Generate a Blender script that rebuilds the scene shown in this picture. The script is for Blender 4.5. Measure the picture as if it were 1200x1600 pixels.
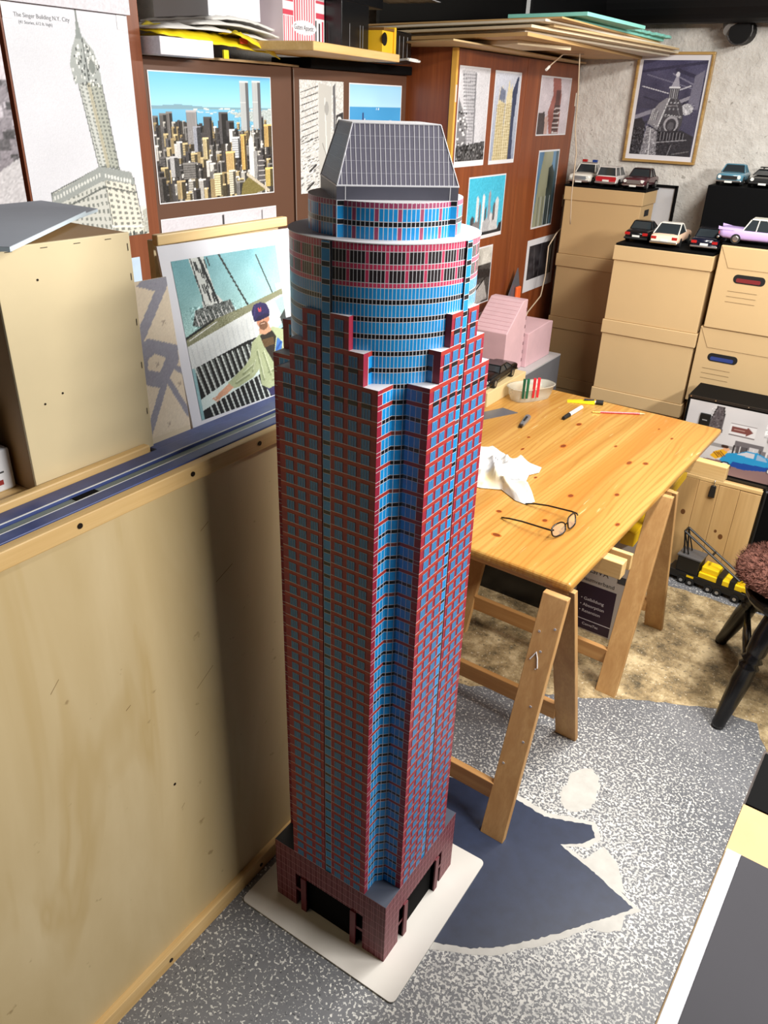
import bpy, bmesh, math, random
import numpy as np
from mathutils import Vector, Matrix

for o in list(bpy.data.objects): bpy.data.objects.remove(o)
SC = bpy.context.scene
COL = SC.collection
PI = math.pi

# ------------------------------------------------------------------ camera
cam_d = bpy.data.cameras.new('camera'); cam = bpy.data.objects.new('camera', cam_d); COL.objects.link(cam)
F_PX, PITCH, ROLL, YAW = 1216.96, math.radians(27.876), math.radians(1.941), math.radians(-32.7226)
fw = Vector((math.sin(YAW)*math.cos(PITCH), math.cos(YAW)*math.cos(PITCH), -math.sin(PITCH)))
rt = Vector((math.cos(YAW), -math.sin(YAW), 0)); up = rt.cross(fw)
r2 = rt*math.cos(ROLL) + up*math.sin(ROLL); u2 = -rt*math.sin(ROLL) + up*math.cos(ROLL)
mw = Matrix((r2, u2, -fw)).transposed().to_4x4(); mw.translation = (0, 0, 1.85)
cam.matrix_world = mw
cam_d.sensor_fit = 'VERTICAL'; cam_d.sensor_height = 24.0; cam_d.sensor_width = 18.0
cam_d.lens = F_PX/1600*24.0; cam_d.clip_start = 0.02
SC.camera = cam

# ------------------------------------------------------------------ world, lamps, exposure
wd = bpy.data.worlds.new('room_ambient'); SC.world = wd; wd.use_nodes = True
bg = wd.node_tree.nodes['Background']; bg.inputs[0].default_value = (0.95, 0.97, 1.0, 1); bg.inputs[1].default_value = 0.05
def area(name, loc, sx, sy, power, rot=(0, 0, 0), col=(1.0, 0.965, 0.91)):
    d = bpy.data.lights.new(name, 'AREA'); d.shape = 'RECTANGLE'; d.size = sx; d.size_y = sy; d.energy = power; d.color = col
    o = bpy.data.objects.new(name, d); COL.objects.link(o); o.location = loc; o.rotation_euler = rot; return o
area('ceiling_tube_and_fill', (-0.12, 2.45, 2.39), 0.14, 2.0, 66, (0, math.radians(12), 0))
area('ceiling_tube_and_fill', (1.20, 1.62, 2.30), 0.14, 0.9, 78, (0, math.radians(58), 0))  # added fill from the right, brightens the tower's right face and the crate panel
SC.view_settings.view_transform = 'Standard'; SC.view_settings.look = 'None'
SC.view_settings.gamma = 1.0; SC.view_settings.use_curve_mapping = False
SC.view_settings.exposure = 0.02

# ------------------------------------------------------------------ helpers: colours and materials
def lin(c): c /= 255.0; return c/12.92 if c <= 0.04045 else ((c+0.055)/1.055)**2.4
def S(r, g, b): return (lin(r), lin(g), lin(b), 1.0)
MATS = {}
def nt(name):
    m = bpy.data.materials.new(name); m.use_nodes = True
    t = m.node_tree; p = t.nodes['Principled BSDF']; return m, t, p
def node(t, kind, **kw):
    n = t.nodes.new(kind)
    for k, v in kw.items():
        if k.startswith('i_'): n.inputs[k[2:].replace('_', ' ')].default_value = v
        else: setattr(n, k, v)
    return n
def coords(t, scale=(1, 1, 1), kind='Object'):
    tc = t.nodes.new('ShaderNodeTexCoord'); mp = t.nodes.new('ShaderNodeMapping')
    mp.inputs['Scale'].default_value = scale; t.links.new(tc.outputs[kind], mp.inputs['Vector']); return mp.outputs[0]
def ramp(t, fac, stops):
    r = t.nodes.new('ShaderNodeValToRGB'); e = r.color_ramp.elements
    while len(e) < len(stops): e.new(0.5)
    for k, (p, c) in enumerate(stops): e[k].position = p; e[k].color = c
    t.links.new(fac, r.inputs[0]); return r.outputs[0]
def noise(t, vec, scale, detail=3, rough=0.55, dist=0.0):
    n = t.nodes.new('ShaderNodeTexNoise'); n.inputs['Scale'].default_value = scale; n.inputs['Detail'].default_value = detail
    n.inputs['Roughness'].default_value = rough; n.inputs['Distortion'].default_value = dist
    t.links.new(vec, n.inputs['Vector']); return n.outputs['Fac']
def bump(t, p, h, strength, dist=0.002):
    b = t.nodes.new('ShaderNodeBump'); b.inputs['Strength'].default_value = strength; b.inputs['Distance'].default_value = dist
    t.links.new(h, b.inputs['Height']); t.links.new(b.outputs[0], p.inputs['Normal'])
def mulc(c, k): return (min(1, c[0]*k), min(1, c[1]*k), min(1, c[2]*k), 1)
def mix(t, fac, a, b):
    m = t.nodes.new('ShaderNodeMix'); m.data_type = 'RGBA'
    for s, v in ((0, fac), (6, a), (7, b)):
        if hasattr(v, 'links') or hasattr(v, 'is_linked'): t.links.new(v, m.inputs[s])
        else: m.inputs[s].default_value = v
    return m.outputs[2]
def M(name, c=None, rough=0.6, metal=0.0, var=0.0, vs=8.0, bmp=0.0, bs=60.0, spec=0.5, trans=0.0, alpha=1.0):
    if name in MATS: return MATS[name]
    m, t, p = nt(name); col = S(*c); p.inputs['Base Color'].default_value = col
    p.inputs['Roughness'].default_value = rough; p.inputs['Metallic'].default_value = metal
    p.inputs['Specular IOR Level'].default_value = spec
    if trans: p.inputs['Transmission Weight'].default_value = trans
    if alpha < 1: p.inputs['Alpha'].default_value = alpha
    v = coords(t)
    f = noise(t, v, vs, 4)
    a = max(var, 0.02)
    t.links.new(ramp(t, f, [(0.3, mulc(col, 1-a)), (0.7, mulc(col, 1+a))]), p.inputs['Base Color'])
    if bmp: bump(t, p, noise(t, v, bs, 4), bmp)
    MATS[name] = m; return m
def WOOD(name, c1, c2, axis='y', scale=1.0, rough=0.45, coarse=26.0, streak=0.5, fine=True):
    if name in MATS: return MATS[name]
    m, t, p = nt(name); p.inputs['Roughness'].default_value = rough
    sc = [coarse*scale]*3; sc['xyz'.index(axis)] = coarse*scale*0.06
    v = coords(t, sc); f = noise(t, v, 1.0, 5, 0.6, 0.6)
    col = ramp(t, f, [(0.28, S(*c1)), (0.5, S(*[(a*(1-streak)+b*streak) for a, b in zip(c1, c2)])), (0.72, S(*c2))])
    if fine:
        sc2 = [coarse*7*scale]*3; sc2['xyz'.index(axis)] = coarse*0.25*scale
        f2 = noise(t, coords(t, sc2), 1.0, 2)
        col = mix(t, ramp(t, f2, [(0.4, (0, 0, 0, 1)), (0.75, (0.5, 0.5, 0.5, 1))]), col, S(*c1))
    t.links.new(col, p.inputs['Base Color']); MATS[name] = m; return m

# ------------------------------------------------------------------ helpers: meshes and objects
class MB:
    def __init__(s): s.v, s.f, s.m = [], [], []
    def poly(s, pts, mi=0):
        b = len(s.v); s.v += [tuple(p) for p in pts]; s.f.append(tuple(range(b, b+len(pts)))); s.m.append(mi); return s
    def box(s, x0, x1, y0, y1, z0, z1, mi=0):
        b = len(s.v)
        s.v += [(x0, y0, z0), (x1, y0, z0), (x1, y1, z0), (x0, y1, z0), (x0, y0, z1), (x1, y0, z1), (x1, y1, z1), (x0, y1, z1)]
        for q in ((3, 2, 1, 0), (4, 5, 6, 7), (0, 1, 5, 4), (1, 2, 6, 5), (2, 3, 7, 6), (3, 0, 4, 7)):
            s.f.append(tuple(b+k for k in q)); s.m.append(mi)
        return s
    def hexa(s, p, mi=0):   # 8 points: bottom 4 ccw, top 4 ccw
        b = len(s.v); s.v += [tuple(q) for q in p]
        for q in ((3, 2, 1, 0), (4, 5, 6, 7), (0, 1, 5, 4), (1, 2, 6, 5), (2, 3, 7, 6), (3, 0, 4, 7)):
            s.f.append(tuple(b+k for k in q)); s.m.append(mi)
        return s
    def prism(s, pts, d, mi=0):   # polygon (3d pts) extruded by vector d
        n = len(pts); b = len(s.v); d = Vector(d)
        s.v += [tuple(p) for p in pts] + [tuple(Vector(p)+d) for p in pts]
        s.f.append(tuple(range(b+n-1, b-1, -1))); s.m.append(mi); s.f.append(tuple(range(b+n, b+2*n))); s.m.append(mi)
        for k in range(n):
            j = (k+1) % n; s.f.append((b+k, b+j, b+n+j, b+n+k)); s.m.append(mi)
        return s
    def ring(s, rings, mi=0, cap=True):
        n = len(rings[0]); b = len(s.v)
        for r in rings: s.v += [tuple(p) for p in r]
        for a in range(len(rings)-1):
            for k in range(n):
                j = (k+1) % n
                s.f.append((b+a*n+k, b+a*n+j, b+(a+1)*n+j, b+(a+1)*n+k)); s.m.append(mi)
        if cap:
            s.f.append(tuple(range(b+n-1, b-1, -1))); s.m.append(mi)
            e = b+(len(rings)-1)*n; s.f.append(tuple(range(e, e+n))); s.m.append(mi)
        return s
    def cyl(s, p0, p1, r0, r1=None, n=12, mi=0, prof=None):
        p0, p1 = Vector(p0), Vector(p1); ax = (p1-p0); L = ax.length; ax.normalize()
        a = ax.orthogonal().normalized(); c = ax.cross(a); r1 = r0 if r1 is None else r1
        prof = prof or [(0, r0), (1, r1)]
        s.ring([[p0+ax*L*t+(a*math.cos(k*2*PI/n)+c*math.sin(k*2*PI/n))*r for k in range(n)] for t, r in prof], mi); return s
    def tube(s, pts, r, n=6, mi=0):
        pts = [Vector(p) for p in pts]; rings = []
        for k, p in enumerate(pts):
            d = (pts[min(k+1, len(pts)-1)]-pts[max(k-1, 0)]).normalized()
            ref = Vector((0, 0, 1)) if abs(d.z) < 0.9 else Vector((1, 0, 0))
            a = d.cross(ref).normalized(); c = d.cross(a)
            rings.append([p+(a*math.cos(q*2*PI/n)+c*math.sin(q*2*PI/n))*r for q in range(n)])
        s.ring(rings, mi); return s
    def grid(s, fn, nu, nv, mi=0):
        b = len(s.v)
        for j in range(nv+1):
            for i in range(nu+1): s.v.append(tuple(fn(i/nu, j/nv)))
        for j in range(nv):
            for i in range(nu):
                a = b+j*(nu+1)+i; s.f.append((a, a+1, a+nu+2, a+nu+1)); s.m.append(mi)
        return s
    def xf(s, mat):
        s.v = [tuple(mat @ Vector(p)) for p in s.v]; return s
    def mesh(s, name, mats, smooth=False):
        me = bpy.data.meshes.new(name); me.from_pydata(s.v, [], s.f)
        for m in (mats if isinstance(mats, (list, tuple)) else [mats]): me.materials.append(m)
        me.polygons.foreach_set('material_index', s.m)
        if smooth: me.polygons.foreach_set('use_smooth', [True]*len(s.f))
        me.update(); return me
    def build(s, name, mats, parent=None, smooth=False, bevel=0, seg=2, recalc=False, ang=40):
        me = s.mesh(name, mats, smooth)
        if recalc:
            bm = bmesh.new(); bm.from_mesh(me); bmesh.ops.recalc_face_normals(bm, faces=bm.faces); bm.to_mesh(me); bm.free()
        o = bpy.data.objects.new(name, me); COL.objects.link(o)
        if parent: o.parent = parent
        if bevel:
            b = o.modifiers.new('bevel', 'BEVEL'); b.width = bevel; b.segments = seg; b.limit_method = 'ANGLE'; b.angle_limit = math.radians(ang)
        return o
def tag(o, label=None, cat=None, group=None, kind=None):
    if label: o['label'] = label
    if cat: o['category'] = cat
    if group: o['group'] = group
    if kind: o['kind'] = kind
    return o
def thing(name, label, cat, loc=(0, 0, 0), rotz=0, group=None):
    o = bpy.data.objects.new(name, None); COL.objects.link(o); o.empty_display_size = 0.05
    o.location = loc; o.rotation_euler = (0, 0, rotz); return tag(o, label, cat, group)
def struct(o): o['kind'] = 'structure'; return o
def bx(name, dims, mats, parent=None, bevel=0, seg=2):
    return MB().box(*dims).build(name, mats, parent, bevel=bevel, seg=seg)
def text(body, size, mat, parent, M4, align='LEFT', name='lettering', shear=0, ext=0.0001):
    c = bpy.data.curves.new(name, 'FONT'); c.body = body; c.size = size; c.align_x = align; c.extrude = ext; c.shear = shear
    c.resolution_u = 3
    o = bpy.data.objects.new(name, c); COL.objects.link(o)
    bpy.context.view_layer.update()
    me = bpy.data.meshes.new_from_object(o.evaluated_get(bpy.context.evaluated_depsgraph_get()))
    bpy.data.objects.remove(o); me.materials.clear(); me.materials.append(mat)
    o = bpy.data.objects.new(name, me); COL.objects.link(o); o.parent = parent
    o.matrix_local = M4; return o
# text lies in its local xy plane; stand it up so it faces local -y of the parent
def STAND(x, y, z): return Matrix.Translation((x, y, z)) @ Matrix.Rotation(PI/2, 4, 'X')

# ------------------------------------------------------------------ helpers: printed pictures (vertex-coloured sheets)
class Pic:
    def __init__(s, nx, ny, c=(255, 255, 255), seed=1):
        s.nx, s.ny = nx, ny; s.a = np.empty((ny, nx, 3), np.float32); s.a[:] = c
        s.r = np.random.RandomState(seed); s.R = random.Random(seed)
        s.X, s.Y = np.meshgrid((np.arange(nx)+0.5)/nx, (np.arange(ny)+0.5)/ny)
    def rect(s, x0, y0, x1, y1, c):
        i0, i1 = int(round(x0*s.nx)), int(round(x1*s.nx)); j0, j1 = int(round(y0*s.ny)), int(round(y1*s.ny))
        i1 = max(i1, i0+1); j1 = max(j1, j0+1)
        s.a[max(j0, 0):max(j1, 0), max(i0, 0):max(i1, 0)] = c; return s
    def poly(s, pts, c, al=1.0):
        m = np.zeros((s.ny, s.nx), bool); n = len(pts)
        for k in range(n):
            x1, y1 = pts[k]; x2, y2 = pts[(k+1) % n]
            if y1 == y2: continue
            cond = ((y1 > s.Y) != (y2 > s.Y)) & (s.X < (x2-x1)*(s.Y-y1)/(y2-y1)+x1)
            m ^= cond
        s.a[m] = s.a[m]*(1-al)+np.array(c, np.float32)*al; return s
    def line(s, x0, y0, x1, y1, w, c, al=1.0):   # w in units of the width
        ax = s.ny/s.nx; dx, dy = x1-x0, (y1-y0)*ax; L2 = dx*dx+dy*dy+1e-9
        t = np.clip(((s.X-x0)*dx+(s.Y-y0)*ax*dy)/L2, 0, 1)
        d = np.hypot(s.X-x0-t*dx, (s.Y-y0)*ax-t*dy); m = d < max(w/2, 0.55/s.nx)
        s.a[m] = s.a[m]*(1-al)+np.array(c, np.float32)*al; return s
    def ell(s, cx, cy, rx, ry, c, al=1.0):
        m = ((s.X-cx)/rx)**2+((s.Y-cy)/ry)**2 < 1
        s.a[m] = s.a[m]*(1-al)+np.array(c, np.float32)*al; return s
    def grad(s, y0, y1, c0, c1, x0=0, x1=1):
        m = (s.Y >= y0) & (s.Y < y1) & (s.X >= x0) & (s.X < x1); t = ((s.Y-y0)/(y1-y0))[m][:, None]
        s.a[m] = np.array(c0)*(1-t)+np.array(c1)*t; return s
    def speck(s, amt, y0=0, y1=1, x0=0, x1=1, block=1, mono=True):
        h, w = s.ny//block+1, s.nx//block+1
        n = s.r.randn(h, w, 1 if mono else 3); n = np.repeat(np.repeat(n, block, 0), block, 1)[:s.ny, :s.nx]
        m = ((s.Y >= y0) & (s.Y < y1) & (s.X >= x0) & (s.X < x1))[..., None]
        s.a += m*n*amt; return s
    def cloud(s, amt, cells=6, y0=0, y1=1, mono=True):
        g = s.r.randn(cells+1, cells+1, 1 if mono else 3)
        xi = s.X*(cells-0.001); yi = s.Y*(cells-0.001); i = xi.astype(int); j = yi.astype(int); fx = (xi-i)[..., None]; fy = (yi-j)[..., None]
        n = g[j, i]*(1-fx)*(1-fy)+g[j, i+1]*fx*(1-fy)+g[j+1, i]*(1-fx)*fy+g[j+1, i+1]*fx*fy
        s.a += n*amt*((s.Y >= y0) & (s.Y < y1))[..., None]; return s
PRINT = None
def print_mat():
    global PRINT
    if PRINT: return PRINT
    m, t, p = nt('printed_picture'); p.inputs['Roughness'].default_value = 0.38
    a = node(t, 'ShaderNodeAttribute', attribute_name='Print'); t.links.new(a.outputs['Color'], p.inputs['Base Color']); PRINT = m; return m
def sheet(name, pic, x0, x1, z0, z1, parent, y=0.0, M4=None, bow=0.0):
    nx, ny = pic.nx, pic.ny
    xs = np.linspace(x0, x1, nx); zs = np.linspace(z1, z0, ny); X, Z = np.meshgrid(xs, zs)
    Yb = y - bow*np.sin(np.linspace(0, PI, nx))[None, :]*np.ones((ny, 1))
    v = np.stack([X, Yb, Z], -1).reshape(-1, 3)
    idx = np.arange(nx*ny).reshape(ny, nx)
    f = np.stack([idx[1:, :-1], idx[1:, 1:], idx[:-1, 1:], idx[:-1, :-1]], -1).reshape(-1, 4)
    me = bpy.data.meshes.new(name); me.vertices.add(len(v)); me.vertices.foreach_set('co', v.astype(np.float32).ravel())
    me.loops.add(f.size); me.loops.foreach_set('vertex_index', f.astype(np.int32).ravel())
    me.polygons.add(len(f)); me.polygons.foreach_set('loop_start', np.arange(0, f.size, 4, dtype=np.int32))
    me.update(calc_edges=True)
    c = np.clip(pic.a, 0, 255)/255.0; c = np.where(c <= 0.04045, c/12.92, ((c+0.055)/1.055)**2.4)
    rgba = np.ones((ny*nx, 4), np.float32); rgba[:, :3] = c.reshape(-1, 3)
    at = me.color_attributes.new('Print', 'FLOAT_COLOR', 'POINT'); at.data.foreach_set('color', rgba.ravel())
    me.materials.append(print_mat())
    o = bpy.data.objects.new(name, me); COL.objects.link(o); o.parent = parent
    if M4 is not None: o.matrix_local = M4
    return o
# ================================================================== THE ROOM
def floor_mat():
    m, t, p = nt('painted_concrete_with_flakes'); p.inputs['Roughness'].default_value = 0.42
    v = coords(t); base = ramp(t, noise(t, v, 3.0, 4), [(0.3, S(98, 100, 105)), (0.7, S(124, 125, 129))])
    fl = noise(t, v, 135.0, 2.0, 0.5, 0.4)
    dens = noise(t, v, 1.7, 2.0)
    geo = t.nodes.new('ShaderNodeTexCoord'); sp = t.nodes.new('ShaderNodeSeparateXYZ'); t.links.new(geo.outputs['Object'], sp.inputs[0])
    # scattered flakes lie thickest in a broad belt around the blue patch
    def mth(op, a, b=None, clamp=False):
        n = t.nodes.new('ShaderNodeMath'); n.operation = op; n.use_clamp = clamp
        for k, q in enumerate((a, b)):
            if q is None: continue
            if isinstance(q, (int, float)): n.inputs[k].default_value = q
            else: t.links.new(q, n.inputs[k])
        return n.outputs[0]
    dx = mth('ADD', sp.outputs[0], 0.36); dy = mth('SUBTRACT', sp.outputs[1], 1.45)
    d2 = mth('ADD', mth('MULTIPLY', mth('MULTIPLY', dx, dx), 4.2), mth('MULTIPLY', mth('MULTIPLY', dy, dy), 1.5))
    belt = mth('SUBTRACT', 1.0, d2, True)
    thr = mth('SUBTRACT', 0.615, mth('ADD', mth('MULTIPLY', belt, 0.125), mth('MULTIPLY', dens, 0.06)))
    k = mth('MULTIPLY', mth('SUBTRACT', fl, thr), 28.0, True)
    tone = ramp(t, noise(t, v, 40.0, 1.0), [(0.35, S(186, 186, 184)), (0.65, S(222, 221, 216))])
    c = mix(t, k, base, tone)
    # dark flakes
    f2 = noise(t, v, 120.0, 2.0, 0.5, 0.6); k2 = mth('MULTIPLY', mth('SUBTRACT', f2, 0.655), 26.0, True)
    c = mix(t, k2, c, S(70, 72, 76))
    t.links.new(c, p.inputs['Base Color']); bump(t, p, fl, 0.15, 0.001); return m
floor = struct(bx('floor', (-2.4, 2.4, -1.5, 4.4, -0.1, 0.0), floor_mat()))
def ragged(pts, jit, step, seed=3):
    R = random.Random(seed); out = []
    for k in range(len(pts)):
        a, b = Vector(pts[k]), Vector(pts[(k+1) % len(pts)]); n = max(1, int((b-a).length/step))
        for q in range(n):
            w = a.lerp(b, q/n); out.append((w.x+R.uniform(-jit, jit), w.y+R.uniform(-jit, jit), 0))
    return out
navy_pts = [(-0.507, 1.115), (-0.44, 1.148), (-0.382, 1.191), (-0.289, 1.293), (-0.138, 1.487), (-0.248, 1.527), (-0.375, 1.565), (-0.318, 1.610), (-0.300, 1.645), (-0.325, 1.681), (-0.385, 1.655), (-0.45, 1.630), (-0.561, 1.643), (-0.672, 1.625), (-0.749, 1.602), (-0.95, 1.5), (-0.98, 1.05), (-0.7, 1.06)]
cx = sum(p[0] for p in navy_pts)/len(navy_pts); cy = sum(p[1] for p in navy_pts)/len(navy_pts)
def grow(pts, d):
    out = []
    n = len(pts)
    for k in range(n):
        a, b, c = Vector(pts[k-1]), Vector(pts[k]), Vector(pts[(k+1) % n])
        e = (b-a).normalized()+(c-b).normalized(); e = e.normalized() if e.length > 1e-3 else (c-b).normalized()
        out.append((b.x+e.y*d, b.y-e.x*d))
    return out
pale = M('pale_floor_filler', (196, 194, 188), 0.6, var=0.08, vs=30, bmp=0.1)
navy = M('navy_floor_paint', (38, 48, 72), 0.42, var=0.16, vs=26)
rim_b = MB().prism([(x, y, 0.0) for x, y, _ in ragged(grow(navy_pts, 0.018), 0.003, 0.02, 5)], (0, 0, 0.0004)).build('paint_patch_rim', pale, floor)
navy_b = MB().prism([(x, y, 0.0) for x, y, _ in ragged(navy_pts, 0.0022, 0.008, 6)], (0, 0, 0.0010)).build('navy_paint_patch', navy, floor)
for k, (x, y, a, b) in enumerate([(-0.40, 1.79, 0.05, 0.10), (-0.20, 1.44, 0.05, 0.07)]):
    MB().prism([(px, py, 0) for px, py, _ in ragged([(x+a*math.cos(q*PI/6)*(1+0.2*math.sin(3*q)), y+b*math.sin(q*PI/6)) for q in range(12)], 0.004, 0.012, 9+k)], (0, 0, 0.0006)).build('filler_patch', pale, floor)
MB().prism([(-0.305, 1.545, 0), (-0.17, 1.515, 0), (-0.22, 1.60, 0), (-0.27, 1.63, 0)], (0, 0, 0.0005)).build('filler_patch', pale, floor)
def bare_mat():
    m, t, p = nt('bare_mottled_floor'); p.inputs['Roughness'].default_value = 0.6
    v = coords(t); f = noise(t, v, 9.0, 8, 0.72); g = noise(t, v, 120.0, 2)
    c = ramp(t, f, [(0.36, S(92, 80, 58)), (0.49, S(160, 138, 100)), (0.62, S(212, 190, 148))])
    c = mix(t, ramp(t, g, [(0.64, (0, 0, 0, 1)), (0.70, (1, 1, 1, 1))]), c, S(226, 214, 190))
    c = mix(t, ramp(t, noise(t, v, 60.0, 3), [(0.60, (0, 0, 0, 1)), (0.68, (0.7, 0.7, 0.7, 1))]), c, S(70, 62, 50))
    t.links.new(c, p.inputs['Base Color']); bump(t, p, f, 0.3, 0.002); return m
MB().prism(ragged([(-2.29, 1.80), (-1.6, 1.85), (-0.9, 2.02), (-0.549, 2.195), (-0.356, 2.312), (-0.139, 2.415), (-0.013, 2.419), (0.051, 2.284), (0.25, 1.9), (2.3, 1.9), (2.3, 3.12), (-2.29, 3.12)], 0.006, 0.03, 12), (0, 0, 0.0007)).build('bare_floor_area', bare_mat(), floor)

def plaster_mat():
    m, t, p = nt('rough_white_plaster'); p.inputs['Roughness'].default_value = 0.85
    v = coords(t); f = noise(t, v, 14.0, 8, 0.65); q = noise(t, v, 42.0, 2, 0.5, 0.3)
    c = ramp(t, f, [(0.3, S(206, 201, 193)), (0.7, S(228, 224, 217))])
    c = mix(t, ramp(t, q, [(0.69, (0, 0, 0, 1)), (0.75, (0.6, 0.6, 0.6, 1))]), c, S(130, 122, 112))
    t.links.new(c, p.inputs['Base Color']); bump(t, p, f, 0.9, 0.02); return m
plaster = plaster_mat()
struct(bx('wall_back', (-2.4, 2.4, 4.30, 4.42, -0.1, 2.5), plaster))
struct(bx('wall_left', (-2.42, -2.30, -1.5, 4.30, -0.1, 2.5), plaster))
ceil = struct(bx('ceiling', (-2.42, 2.4, -1.5, 4.42, 2.45, 2.55), M('black_ceiling', (26, 25, 25), 0.8, var=0.2)))

# ================================================================== THE MODEL SKYSCRAPER
W, RD, ZP, FL = 0.1662, 0.1615, 0.2066, 0.02737
Z1 = ZP+45*FL; Z2 = Z1+2*FL; Z3 = Z2+2*FL; Z4 = Z3+4*FL; Z5 = Z4+2*FL       # steps, drum top, upper drum top
U1, U2, U3, UP = 0.1055, 0.0762, 0.0468, 0.0098
m_white = M('white_paper_edge', (226, 226, 230), 0.5)
m_line = M('white_printed_line', (206, 206, 212), 0.45)
m_mull = M('grey_printed_mullion', (150, 162, 178), 0.45)
m_blue = M('printed_blue_glass', (26, 138, 206), 0.30, var=0.08, vs=60)
m_win = M('printed_window_blue', (30, 118, 180), 0.30, var=0.08, vs=60)
m_black = M('printed_black_band', (20, 21, 26), 0.32)
m_band = M('printed_red_band', (160, 50, 42), 0.42, var=0.08, vs=80)
m_pier = M('printed_crimson_pier', (142, 33, 56), 0.42, var=0.08, vs=80)
m_drumred = M('printed_drum_red', (186, 54, 90), 0.4, var=0.06, vs=80)
m_brown = M('printed_brown_band', (112, 58, 56), 0.42)
m_dark = M('printed_dark_window', (38, 30, 34), 0.34)
m_mag = M('printed_mauve_pier', (150, 62, 98), 0.4)
m_slate = M('printed_slate_roof', (98, 96, 112), 0.45, var=0.05, vs=50)
m_slate2 = M('printed_slate_cornice', (74, 74, 86), 0.42, var=0.05, vs=50)
m_ledge = M('white_card_ledge', (210, 210, 214), 0.55)
m_pod = M('printed_brick_podium', (104, 30, 42), 0.45, var=0.12, vs=60)
m_podline = M('podium_grout_line', (206, 150, 158), 0.5)
m_podroof = M('dark_podium_roof', (62, 68, 82), 0.5)
tower = thing('model_skyscraper', 'tall red and blue paper model skyscraper with dark pyramid roof on white board', 'model building', (-0.7628, 1.1595, 0.0))
NV = [Vector((0, -1, 0)), Vector((1, 0, 0)), Vector((0, 1, 0)), Vector((-1, 0, 0))]
TV = [Vector((1, 0, 0)), Vector((0, 1, 0)), Vector((-1, 0, 0)), Vector((0, -1, 0))]
def FP(k, u, z, off=0.0, base=None): return NV[k]*((W if base is None else base)+off)+TV[k]*u+Vector((0, 0, z))
def cells(mb, P, us, vs, fn):
    for j in range(len(vs)-1):
        for i in range(len(us)-1):
            mi = fn(i, j)
            if mi is None: continue
            mb.poly([P(us[i], vs[j]), P(us[i+1], vs[j]), P(us[i+1], vs[j+1]), P(us[i], vs[j+1])], mi)
# base board with rounded corners
def rrect(x0, x1, y0, y1, r, n=5):
    pts = []
    for cx_, cy_, a0 in ((x1-r, y0+r, -PI/2), (x1-r, y1-r, 0), (x0+r, y1-r, PI/2), (x0+r, y0+r, PI)):
        for q in range(n+1): a = a0+q*PI/2/n; pts.append((cx_+r*math.cos(a), cy_+r*math.sin(a)))
    return pts
MB().prism([(x, y, 0.0012) for x, y in rrect(-0.229, 0.240, -0.237, 0.229, 0.014)], (0, 0, 0.0040)).build('base_board', M('white_base_card', (214, 210, 204), 0.6, var=0.03, vs=6), tower)
ZB = 0.0052
# ---- podium with gateway on each side
pod = MB(); lines = MB()
PW, PH, SL = 0.068, 0.125, 0.084      # half gateway, gateway height, slot start
for k in range(4):
    def P(u, v): return FP(k, u, v)
    # wall cells (solid parts)
    def wall(u0, u1, z0, z1):
        pod.poly([P(u0, z0), P(u1, z0), P(u1, z1), P(u0, z1)], 0)
    wall(-W, -0.103, ZB, ZP); wall(0.103, W, ZB, ZP); wall(-0.103, 0.103, PH, ZP)
    wall(-0.103, -SL, 0.066, 0.076); wall(SL, 0.103, 0.066, 0.076)
    # recess
    D = 0.014
    for a, b, dd in ((-0.103, -SL, D), (SL, 0.103, D), (-PW, PW, D*0.7)):
        z1 = PH
        q = [FP(k, a, ZB), FP(k, b, ZB), FP(k, b, z1), FP(k, a, z1)]; r = [FP(k, a, ZB, -dd), FP(k, b, ZB, -dd), FP(k, b, z1, -dd), FP(k, a, z1, -dd)]
        pod.poly(r, 1)
        for e in (1, 2, 3): pod.poly([q[e], q[(e+1) % 4], r[(e+1) % 4], r[e]], 0)
    # gateway pillars stand a little proud
    for s in (-1, 1):
        a, b = sorted((s*PW, s*SL))
        o = 0.004
        c8 = [FP(k, a, ZB, -D), FP(k, b, ZB, -D), FP(k, b, ZB, o), FP(k, a, ZB, o)]; t8 = [p+Vector((0, 0, PH-ZB)) for p in c8]
        MB().hexa(c8+t8).build('gateway_pillar', m_pod, tower, recalc=True)
    # printed grout lines
    zl = [0.03, 0.056, 0.082, 0.108, 0.134, 0.160, 0.184]
    for z in zl:
        segs = [(-W, -0.103), (0.103, W)] if z < PH else [(-W, W)]
        for a, b in segs: lines.poly([FP(k, a, z-0.0005, 0.0003), FP(k, b, z-0.0005, 0.0003), FP(k, b, z+0.0005, 0.0003), FP(k, a, z+0.0005, 0.0003)])
    u = -W+0.006; n = 0
    while u < W-0.004:
        z0 = ZB if abs(u) > 0.104 else PH
        lines.poly([FP(k, u-0.0004, z0, 0.0003), FP(k, u+0.0004, z0, 0.0003), FP(k, u+0.0004, ZP-0.004, 0.0003), FP(k, u-0.0004, ZP-0.004, 0.0003)])
        u += (0.0055, 0.0105)[n % 2]; n += 1
    pod.poly([FP(k, -W, ZP-0.0012, 0.0004), FP(k, W, ZP-0.0012, 0.0004), FP(k, W, ZP, 0.0004), FP(k, -W, ZP, 0.0004)], 3)
    # roof corners of the podium (in the notches)
    pod.poly([FP(k, U1, ZP), FP(k, W, ZP), FP(k, W, ZP, U1-W), FP(k, U1, ZP, U1-W)], 2)
podium = pod.build('podium', [m_pod, M('matt_black_gateway', (9, 9, 10), 0.9, spec=0.1), m_podroof, m_podline], tower)
tag(lines.build('grout_lines', m_podline, podium), kind='stuff')

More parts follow.
